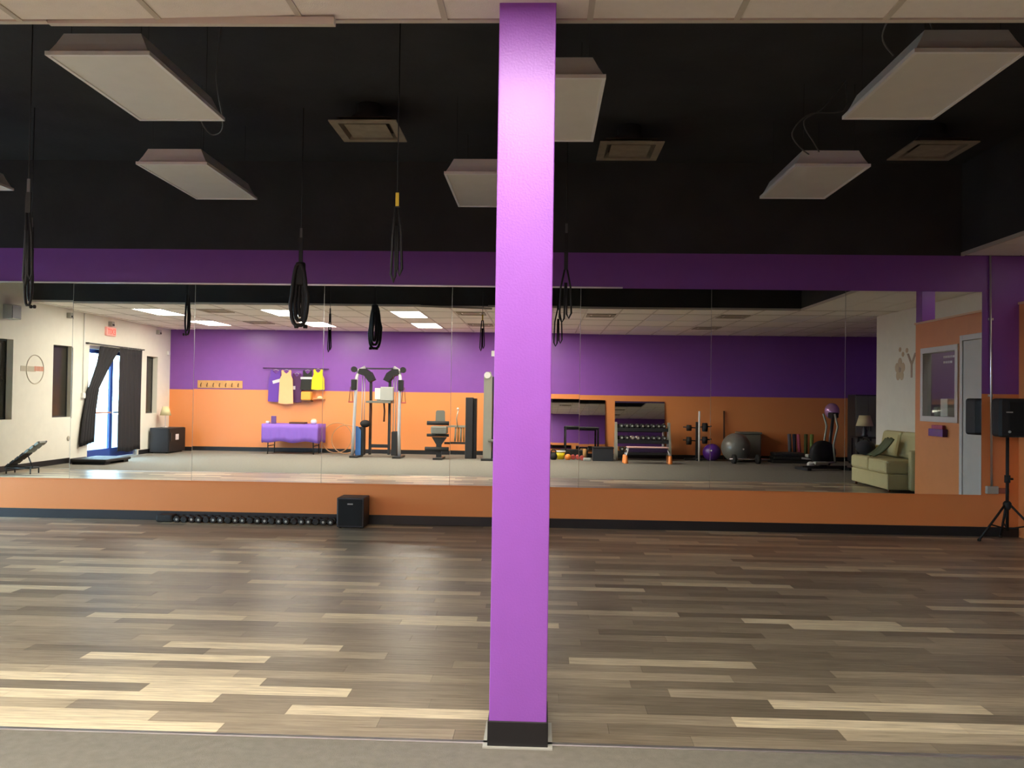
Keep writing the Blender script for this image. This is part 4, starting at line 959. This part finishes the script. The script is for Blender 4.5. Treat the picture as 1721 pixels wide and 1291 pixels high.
B().ball((0, 0, 0.21), 0.21).build('ball', M['ball_purple'], r); B().cyl((-0.06, 0.195, 0.26), (-0.063, 0.205, 0.263), 0.02, 8).build('valve', M['white'], r)
r = thing('exercise_ball', 'large grey exercise ball next to the dark bin', 'exercise ball', (mir(1236, 745, -1.45).x, -1.45, 0))
B().ball((0, 0, 0.35), 0.35, seg=32).build('ball', M['ball_grey'], r); B().cyl((0.1, 0.34, 0.33), (0.1, 0.345, 0.33), 0.02, 8).build('valve', M['white'], r)
r = thing('storage_bin', 'dark olive storage bin against the orange wall', 'bin', (mir(1257, 745, -2.05).x, -2.07, 0))
bx(-0.27, 0.27, -0.2, 0.2, 0, 0.66, bev=0.03).build('bin_body', M['grey_pad'], r); bx(-0.285, 0.285, -0.215, 0.215, 0.66, 0.71, bev=0.012).build('bin_lid', M['grey_pad'], r)
tag(B().cyl((0, 0.06, 0.0), (0, 0.01, 1.22), 0.022, 10).build('wooden_stick', M['brown'], None, (mir(1216, 700, YB + 0.05).x, YB + 0.03, 0)), 'brown stick leaning on the orange wall behind the exercise ball', 'stick')
# barbell on the floor
bx0, bx1 = mir(1222, 768, -0.98), mir(1296, 777, -0.80)
r = thing('barbell', 'long chrome barbell with black plates lying on the carpet', 'barbell', ((bx0.x + bx1.x) / 2, -0.90, 0), rotz=-0.12)
L = (bx1.x - bx0.x) / 2
B().cyl((-L, 0, 0.11), (L, 0, 0.11), 0.020, 10).build('bar', M['chrome'], r)
for x in (L - 0.28, -L + 0.12): B().cyl((x - 0.035, 0, 0.11), (x + 0.035, 0, 0.11), 0.11, 18).build('weight_plate', M['blk_rubber'], r)
# black step stack
r = thing('step_stack', 'low stack of black padded platforms right of the barbell', 'platform', (mir(1333, 770, -1.1).x, -1.50, 0))
for k in range(3): bx(-0.45 + 0.03 * k, 0.42 - 0.05 * k, -0.22, 0.22, k * 0.085, k * 0.085 + 0.08, bev=0.02).build('platform', M['blk_rubber'], r)
# rolled mats
for px, m_, t, tl in ((1327, 'steelblue', 'grey blue', 0.05), (1335, 'navy', 'dark navy', 0.05), (1343, 'pink', 'pink', 0.09), (1353, 'olive', 'olive', 0.0), (1362, 'green', 'green', -0.03)):
    p = mir(px, 760, -1.95); o = B()
    o.lathe([(0.02, 0), (0.044, 0.002), (0.044, 0.538), (0.02, 0.54)], seg=14)
    o = o.build('yoga_mat', M[m_], None, (p.x, -1.95, 0.14), (0, -tl, 0))
    tag(o, 'rolled %s exercise mat standing in the mat holder' % t, 'exercise mat', 'rolled mats by the orange wall')
r = thing('mat_holder', 'low dark box holding the rolled mats', 'box', (mir(1345, 765, -1.95).x, -1.95, 0))
bx(-0.34, 0.34, -0.11, 0.11, 0, 0.138, bev=0.006).build('holder_box', M['blk_plastic'], r)
# ---- elliptical machine
ex = mir(1390, 760, 0.45).x
r = thing('elliptical_machine', 'dark elliptical machine with silver arms and foot plates', 'gym machine', (ex, 0.45, 0), rotz=math.radians(-12))
bx(-0.62, 0.45, -0.05, 0.05, 0.02, 0.09, bev=0.008).build('base_rail', M['dark_steel'], r)
for x in (-0.58, 0.40): bx(x - 0.05, x + 0.05, -0.27, 0.27, 0, 0.06, bev=0.01).build('foot_bar', M['blk_plastic'], r)
B().lathe([(0.10, -0.09), (0.27, -0.08), (0.28, 0.0), (0.27, 0.08), (0.10, 0.09)], (-0.12, 0, 0.36), seg=22, axis='y').build('flywheel_cover', M['blk_plastic'], r)
B().tube([(0.02, 0, 0.1), (0.06, 0, 0.7), (0.12, 0, 1.15)], 0.035, 10).build('mast', M['dark_steel'], r)
bx(0.05, 0.2, -0.10, 0.10, 1.13, 1.25, bev=0.02).build('console', M['blk_plastic'], r)
for sy in (-1, 1):
    B().tube([(0.08, sy * 0.16, 0.16), (0.02, sy * 0.19, 0.55), (0.10, sy * 0.22, 0.95), (0.02, sy * 0.23, 1.22)], 0.022, 8).build('moving_arm', M['olive_steel'], r)
    B().tube([(0.08, sy * 0.16, 0.18), (-0.52, sy * 0.16, 0.24 if sy < 0 else 0.14)], 0.02, 8).build('pedal_arm', M['grey_steel'], r)
    z = 0.26 if sy < 0 else 0.12
    bx(-0.42, -0.10, sy * 0.16 - 0.07, sy * 0.16 + 0.07, z, z + 0.07, bev=0.025).build('foot_plate', M['lgrey'], r)
r = thing('shoe', 'white trainer resting by the elliptical machine', 'shoe', (mir(1369, 766, 0.2).x, -0.1, 0.0))
bx(-0.09, 0.12, -0.07, 0.07, 0.0, 0.04, bev=0.015).build('sole', M['white'], r); B().ball((0.0, 0, 0.07), 0.09, (1.0, 0.65, 0.75), 14).build('upper', M['white'], r)
pf = mir(1397, 691, -0.55)
r = thing('balloon', 'shiny pink violet balloon floating over the elliptical machine', 'balloon', (pf.x, -0.55, pf.z))
B().ball((0, 0, 0), 0.165, (1, 1, 1.12)).build('balloon_skin', M['foil'], r); B().tube([(0, 0, -0.18), (0.03, 0.0, -0.45), (-0.01, 0.0, -0.75), (0.0, 0.0, -pf.z + 0.01)], 0.003, 5).build('ribbon', M['kb_red'], r)
# ---- dark cabinet, side table with lamp
p = mir(1452, 662, -1.2)
r = thing('tall_cabinet', 'tall dark grey cabinet in the dim corner behind the lamp', 'cabinet', (p.x + 0.1, -1.45, 0))
bx(-0.30, 0.30, -0.25, 0.25, 0.06, 1.66, bev=0.008).build('carcass', M['dark_steel'], r); bx(-0.28, 0.28, -0.22, 0.22, 0, 0.06).build('plinth', M['blk_plastic'], r)
for sx in (-1, 1):
    dd = bx(min(sx * 0.005, sx * 0.29), max(sx * 0.005, sx * 0.29), 0.25, 0.268, 0.09, 1.63, bev=0.004).build('door', M['grey_pad'], r)
    bx(sx * 0.05 - 0.008, sx * 0.05 + 0.008, 0.268, 0.285, 0.8, 1.0).build('handle', M['dark_steel'], dd)
p = mir(1453, 716, -0.35)
r = thing('side_table', 'dark side table carrying the cream shaded lamp', 'table', (p.x, -0.35, 0))
bx(-0.24, 0.24, -0.22, 0.22, 0.66, 0.70, bev=0.006).build('tabletop', M['dark_steel'], r); bx(-0.2, 0.2, -0.18, 0.18, 0.2, 0.22).build('shelf', M['dark_steel'], r)
for sx in (-1, 1):
    for sy in (-1, 1): bx(sx * 0.21 - 0.02, sx * 0.21 + 0.02, sy * 0.19 - 0.02, sy * 0.19 + 0.02, 0, 0.66).build('leg', M['dark_steel'], r)
r = thing('table_lamp', 'cream shaded table lamp on the dark side table by the sofa', 'lamp', (p.x, -0.35, 0.70))
B().lathe([(0.07, 0), (0.08, 0.02), (0.05, 0.06), (0.065, 0.14), (0.02, 0.2), (0.015, 0.26)], seg=16).build('base', M['dark_steel'], r)
B().lathe([(0.19, 0.24), (0.12, 0.48), (0.118, 0.48), (0.187, 0.24)], seg=22).build('lamp_shade', M['shade'], r)

# ---- sofa with its things
r = thing('sofa', 'khaki two seat sofa against the white wall', 'sofa', (6.0, 4.28, 0))
sx0, sx1, sy0, sy1 = -0.36, 0.38, -0.80, 0.78
bx(sx0 + 0.02, sx1, sy0, sy1, 0.05, 0.30, bev=0.02).build('base', M['sofa'], r)
for k in range(2):
    a = sy0 + 0.01 + k * (sy1 - sy0 - 0.02) / 2; bx(sx0, 0.14, a, a + (sy1 - sy0 - 0.02) / 2 - 0.006, 0.30, 0.53, bev=0.045).build('seat_cushion', M['sofa'], r)
    b = bx(-0.10, 0.10, -(sy1 - sy0) / 4 + 0.01, (sy1 - sy0) / 4 - 0.01, 0.0, 0.46, bev=0.07); b.build('back_cushion', M['sofa'], r, (0.22, a + (sy1 - sy0) / 4, 0.52), (0, math.radians(10), 0))
bx(0.26, sx1 + 0.01, sy0, sy1, 0.30, 0.86, bev=0.05).build('backrest', M['sofa'], r)
bx(-0.02, sx1, sy1 + 0.002, sy1 + 0.14, 0.05, 0.70, bev=0.03).build('armrest', M['sofa'], r)
bx(-0.02, sx1, sy0 - 0.14, sy0 - 0.002, 0.05, 0.70, bev=0.03).build('armrest', M['sofa'], r)
for sx in (sx0 + 0.08, sx1 - 0.06):
    for sy in (sy0 + 0.08, sy1 - 0.08): B().cyl((sx, sy, 0), (sx, sy, 0.06), 0.022, 8).build('leg', M['brown'], r)
r = thing('duffel_bag', 'black duffel bag on the far end of the khaki sofa', 'bag', (5.82, 3.72, 0.53))
b = B().ball((0, 0, 0.135), 0.14, (1.15, 1.55, 0.96), 20); b.build('bag_body', M['curtain'], r)
B().tube([(0, -0.12, 0.25), (0, -0.08, 0.31), (0, 0.08, 0.31), (0, 0.12, 0.25)], 0.012, 7).build('handle', M['strap'], r)
def throw(u, v): return Vector((-0.26 + u * 0.27 + 0.01 * math.sin(v * 9), -0.20 + v * 0.34 + u * 0.1, 0.012 + 0.30 * max(0, u) ** 1.6 + 0.012 * math.sin(v * 14 + u * 4)))
o = B().sheet(throw, 14, 12, 0.02).build('throw_blanket', M['green_cloth'], None, (5.95, 4.32, 0.56)); tag(o, 'dark green throw blanket heaped on the sofa seat', 'blanket')

# ---- office window sill things and wall decals
sz = OW[2] + fw
tag(bx(-0.06, 0.06, -0.10, 0.10, 0, 0.24, bev=0.004).build('paper_stack', M['white'], None, (XP + 0.16, 7.50, sz - 0.001)), 'tall white paper box on the office window counter', 'box')
tag(bx(-0.04, 0.05, -0.05, 0.05, 0, 0.13, bev=0.01).build('white_cup', M['lgrey'], None, (XP + 0.15, 7.24, sz - 0.001)), 'pale grey cup at the far end of the office window counter', 'cup')
tag(bx(-0.05, 0.05, -0.05, 0.05, 0, 0.17, bev=0.02).build('office_pot', M['brown'], None, (XP + 0.16, 7.88, sz - 0.001)), 'brown pot at the near end of the office window counter', 'pot')
struct(bx(XP + 0.1, XP + 0.45, OW[0] - 0.05, OW[1] + 0.06, sz - 0.04, sz).build('trim_3', M['dark_steel']), 'dark counter behind the office window', 'counter')
r = thing('brochure_holder', 'purple brochure holder on the orange partition under the office window', 'brochure holder', (XP, 7.62, 1.03))
bx(-0.07, 0.0, -0.20, 0.20, 0, 0.10, bev=0.006).build('holder', M['ball_purple'], r); bx(-0.05, -0.01, -0.15, 0.15, 0.10, 0.15).build('brochures', M['pink'], r)
def wall_w(px, py):
    rr = RB @ Vector((px - W / 2, py - H / 2, F)); t = XW / rr.x; return Vector((XW, 2 * D - rr.y * t, HC + rr.z * t))
pf_ = wall_w(1512, 622); py_ = wall_w(1532, 606)
r = thing('flower_decal', 'tan flower decal on the white wall above the sofa', 'wall decal', (XW, pf_.y, pf_.z))
for k in range(5):
    a = k * 2 * math.pi / 5 + 0.3
    B().ball((0, 0.13 * math.cos(a), 0.13 * math.sin(a)), 0.085, (0.03, 1, 1.0), 14).build('petal', M['decal'], r)
B().ball((-0.004, 0, 0), 0.05, (0.05, 1, 1), 12).build('flower_centre', M['decal_brown'], r)
for k, (dy, dz) in enumerate(((0.12, 0.27), (0.28, 0.33), (0.0, 0.36))): B().ball((0, dy, dz), 0.055, (0.03, 1, 0.8), 12).build('small_petal', M['decal'], r)
r = thing('wall_lettering', 'large brown letter Y on the white wall beside the flower decal', 'lettering', (XW - 0.004, py_.y, py_.z - 0.30))
text('Y', 0.62, M['decal_brown'], r, (0, 0, 0), '-x', 'letter')
